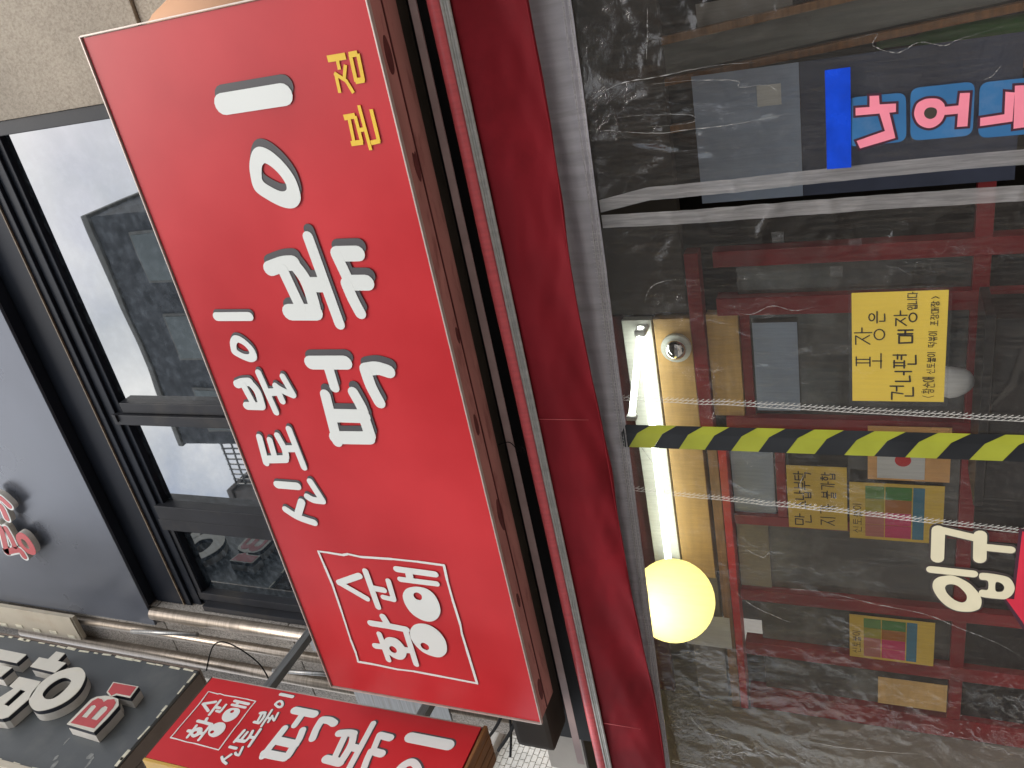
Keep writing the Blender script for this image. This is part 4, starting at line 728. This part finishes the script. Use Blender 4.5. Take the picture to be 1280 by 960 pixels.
# papers on the doors
def hang(name, label, cat, x0, x1, z0, z1, m, y=YD-.052): return thing(name, label, cat, (x0, y, z0)), x1-x0, z1-z0
mm, w, h = hang('paper_note', 'yellow handwritten paper seen through the curtain beside the striped tape', 'notice', -2.44, -2.115, 1.725, 1.965, None)
MB().box(0, w, -.001, .001, 0, h).build('paper', 'memo_yellow', mm); tx = MB(); rr = random.Random(8)
write(tx, '만', .012, h*.62, .07, h*.26, .005, -.0015, rnd=rr); write(tx, '수납부탁', .1, h*.6, .2, h*.27, .005, -.0015, rnd=rr); write(tx, '지가', .02, h*.2, .12, h*.24, .0045, -.0015, rnd=rr); write(tx, '불가합', .16, h*.2, .14, h*.22, .0045, -.0015, rnd=rr); tx.build('handwriting', 'ink', mm)
for x0, x1, z0, z1, lab in ((-2.475, -2.185, 1.36, 1.716, 'colour blocked menu sheet below the yellow paper by the striped tape'), (-3.17, -2.912, 1.372, 1.722, 'colour blocked menu sheet on the far door beyond the lantern')):
    t, w, h = hang('menu_sheet', lab, 'menu', x0, x1, z0, z1, None); MB().box(0, w, -.001, .001, 0, h).build('paper', 'memo_yellow', t)
    rows = ((.83, .62, ('cell_rose', 'cell_rose', 'cell_olive', 'cell_green')), (.615, .33, ('cell_pink', 'cell_pink', 'cell_orange', 'cell_deep_green')))
    for za, zb, cs in rows:
        for i, c in enumerate(cs): MB().box(w*(.05+.225*i)+.001, w*(.05+.225*(i+1))-.001, -.0022, -.0012, h*zb+.001, h*za-.001).build('cell', c, t)
    MB().box(w*.05, w*.95, -.0022, -.0012, h*.2, h*.32).build('cell', 'cell_blue', t)
    tx = MB(); write(tx, '신토불이', w*.1, h*.87, w*.55, h*.09, .0025, -.0015); tx.build('title', 'ink', t)
cp = thing('copper_panel', 'shiny copper coloured sheet with a white card behind the striped tape', 'panel', (-2.165, YD-.05, 1.345)); B('sheet', 0, .255, -.004, 0, 0, .3, 'copper', cp, .001)
cd_ = B('card', .01, .2, -.007, -.0045, .09, .265, 'paper_white', cp, .001); MB().tube([(.1, -.0078, .17), (.1, -.0072, .17)], .03, 20).build('red_mark', 'door_red_bright', cd_)
t = thing('paper_note', 'plain tan sheet on the far door under the lantern', 'notice', (-3.45, YD-.052, 1.31)); MB().box(0, .17, -.001, .001, 0, .29).build('paper', 'plywood', t)
t = thing('paper_note', 'pale sheet hanging behind the glowing lantern', 'notice', (-3.2, YD-.075, 2.26)); MB().box(0, .2, -.001, .001, 0, .22).build('paper', 'paper_white', t)
t = thing('paper_note', 'plain grey blue sheet on the door glass left of the yellow notice', 'notice', (-1.86, YD-.03, 1.9)); MB().box(0, .4, -.001, .001, 0, .17).build('paper', 'poster_blue', t)
# bags and boxes low behind the notice
bag = thing('plastic_bag', 'white crumpled bag standing behind the yellow notice', 'bag', (-1.6, 2.95, 1.3))
m_ = MB(); m_.ball((0, 0, .07), .055, 20, 1.3)
for v in m_.bm.verts: v.co *= 1+.25*noise.noise(v.co*14)
m_.build('body', 'paper_white', bag); MB().ball((.01, -.01, .145), .02, 10).build('knot', 'paper_white', bag)
cn = thing('counter', 'low dark counter standing before the shop doors', 'counter', (-1.75, 2.98, .11)); B('top', -.3, .45, -.14, .1, 1.15, 1.18, 'door_black', cn, .004); B('body', -.28, .43, -.12, .08, 0, 1.148, 'door_black', cn, .004)
# lobby walls and ceiling
tag(B('lobby_wall', -3.75, -3.63, 2.34, 3.6, .11, 2.77, 'greige'), 'plain greige wall closing the lobby beyond the lantern', 'wall')
tag(B('lobby_wall', .9, 1.02, 2.34, 3.9, .11, 2.77, 'ceiling_dark'), 'dark wall closing the lobby on the zipped opening side', 'wall')
tag(B('lobby_wall', -3.75, 1.02, 3.92, 4.0, .11, 2.77, 'ceiling_dark'), 'dark rear wall of the lobby', 'wall')
tag(B('lobby_ceiling', -3.75, 1.02, 2.34, 4.0, 2.773, 2.785, 'ceiling_dark'), kind='structure')
# bay right of the opening: posts, boards, shelves and poster stand in for reflections
mat('wood_grey', (.16, .165, .15), .6, var=.2, scale=4, stretch=(9, 9, 1)); mat('poster_navy', (.05, .06, .1), .5, var=.2)
by = thing('side_bay', 'dark brown timber bay with posts, added for reflections right of the zipped opening', 'partition', (0, 3.2, .11))
B('back_board', -.99, .9, .3, .34, 0, 2.65, 'ceiling_dark', by); 
for x, m, hw, y in ((-.61, 'wood_brown', .014, -.01), (-.44, 'plank', .013, -.02), (-.365, 'wood_grey', .055, .02), (-.3, 'wood_brown', .014, -.01), (-.13, 'beam_brown', .03, 0), (.1, 'wood_brown', .018, -.01), (.3, 'beam_brown', .03, 0)):
    MB().box(-hw, hw, y, y+.04, -1.28, 1.28, .004, Matrix.Translation((x, 0, 1.29)) @ Matrix.Rotation(R(-4.2), 4, 'Y')).build('post', m, by)
MB().box(-.3, .3, .06, .09, -.03, .03, .003, Matrix.Translation((-.2, 0, 2.0)) @ Matrix.Rotation(R(-38), 4, 'Y')).build('brace', 'door_red', by)
B('shelf', -.58, .5, .06, .28, 1.02, 1.05, 'wood_brown', by); B('shelf', -.28, .5, .06, .28, 1.55, 1.58, 'wood_brown', by)
ps = thing('poster', 'pale blue grey poster added for a reflection, with a white patch and navy foot, behind the zipped opening', 'poster', (-.955, 3.155, 1.2))
MB().box(0, .46, 0, .003, .66, 1.02).build('sheet', 'poster_blue', ps); MB().box(0, .46, .0005, .003, 0, .658).build('foot', 'poster_navy', ps); MB().box(.33, .4, -.002, -.0005, .72, .8).build('patch', 'paper_white', ps)
tag(MB().box(-.4, -.27, 3.24, 3.245, 1.88, 2.2).build('grey_board', 'opp_pale'), 'small grey board added for reflections between the brown posts', 'board')
MB_ = MB().tube([(-.5, 3.32, z) for z in (1.162, 1.17, 1.4, 1.46, 1.5, 1.6, 1.605, 1.62)], [.03, .036, .036, .028, .014, .013, .017, .017], 16); tag(MB_.build('bottle', 'cell_deep_green'), 'green bottle added for a small green glow on the lower bay shelf', 'bottle')  # bottle added, its colour stands in for a green glow
for i, (x, c, lab) in enumerate(((-.2, 'far_red', 'red box on the bay shelf'), (.02, 'cream_board', 'cream box on the bay shelf'))): tag(B('carton', x-.07, x+.07, 3.28, 3.44, 1.69+0, 1.86, c), lab, 'box')

# ---------------------------------------------------------------- neighbours
pk = thing('round_awning', 'peach fabric hood showing past the right end of the red sign', 'awning', (-.3, 2.32, 3.22))
m_ = MB(); m_.ball((0, 0, .3), .39, 32, 1.0)
for v in m_.bm.verts:
    v.co.y *= .4
m_.build('hood', 'peach', pk); MB().tube([(.39*math.cos(a), -.0, .3+.39*math.sin(a)) for a in [i*.2618 for i in range(25)]], .006, 6).build('hoop', 'peach', pk)
nb = thing('neighbour_building', 'pale mosaic tiled building across the alley past the brown beam', 'building', (-6, 3, 0))
B('wall', -3, -.03, -.3, 8, 0, 9, 'grout', nb); B('lintel', -.03, .08, -.3, 8, 4.62, 5.4, 'concrete', nb, .02)
mo = MB()
for j in range(30):
    for i in range(36):
        z = 3.1+j*.05; y = .6+i*.07+(.02 if j % 2 else 0); mo.box(-.03, -.018, y, y+.064, z, z+.044)
tag(mo.build('mosaic_tile', 'mosaic', nb), kind='stuff')
fs = thing('alley_sign', 'yellow and red sign box in the alley under the tiled wall', 'sign', (-5.6, 4.0, 3.2)); B('panel', 0, .12, 0, .2, 0, .63, 'far_yellow', fs); B('panel', 0, .12, .202, 1.0, 0, .63, 'far_red', fs); B('post', .02, .08, .4, .46, -3.2, -.003, 'steel_grey', fs)
def block(label, x0, x1, z1, m, trim, rows, cols, y0=-8, depth=7, rail=False):
    b = thing('opposite_building', label, 'building', ((x0+x1)/2, y0, 0)); w = (x1-x0)/2
    B('wall', -w, w, -depth, 0, 0, z1-.16, m, b, .02); B('cornice', -w-.06, w+.06, -depth-.05, .06, z1-.155, z1, trim, b, .03)
    for j in range(rows):
        for i in range(cols):
            cx = -w+2*w*(i+.5)/cols; zc = z1-1.9-j*3.1; ww = w/cols*.55
            if zc < .6: continue
            f = B('window', cx-ww-.06, cx+ww+.06, .003, .05, zc-.86, zc+.76, trim, b, .01); B('pane', cx-ww, cx+ww, .052, .07, zc-.8, zc+.7, 'opp_window', f, 0)
    if rail:
        for k in range(5): MB().tube([(-w, -.1, z1+.2+k*.28), (w, -.1, z1+.2+k*.28)], .022, 6).build('railing', 'steel_grey', b)
        for k in range(9): MB().tube([(-w+2*w*k/8, -.1, z1), (-w+2*w*k/8, -.1, z1+1.35)], .022, 6).build('railing_post', 'steel_grey', b)
    return b
block('dark grey five storey block across the street seen mirrored in the window', -9.0, -3.3, 17.4, 'opp_wall', 'opp_trim', 5, 3)
block('brown building mirrored in the narrow window pane beyond the roof railing', -16, -10.35, 16.4, 'opp_tan', 'opp_tan', 4, 2)
block('narrow terrace with a roof railing mirrored in the narrow window pane', -10.24, -9.05, 14.9, 'opp_pale', 'opp_trim', 4, 1, rail=True)
block('low pale building across the street facing the yellow notice', -3.0, 2.5, 7.2, 'opp_pale', 'opp_trim', 2, 3)
block('brick building across the street beside the low pale one', 2.7, 9, 10.5, 'opp_brick', 'opp_trim', 3, 3)
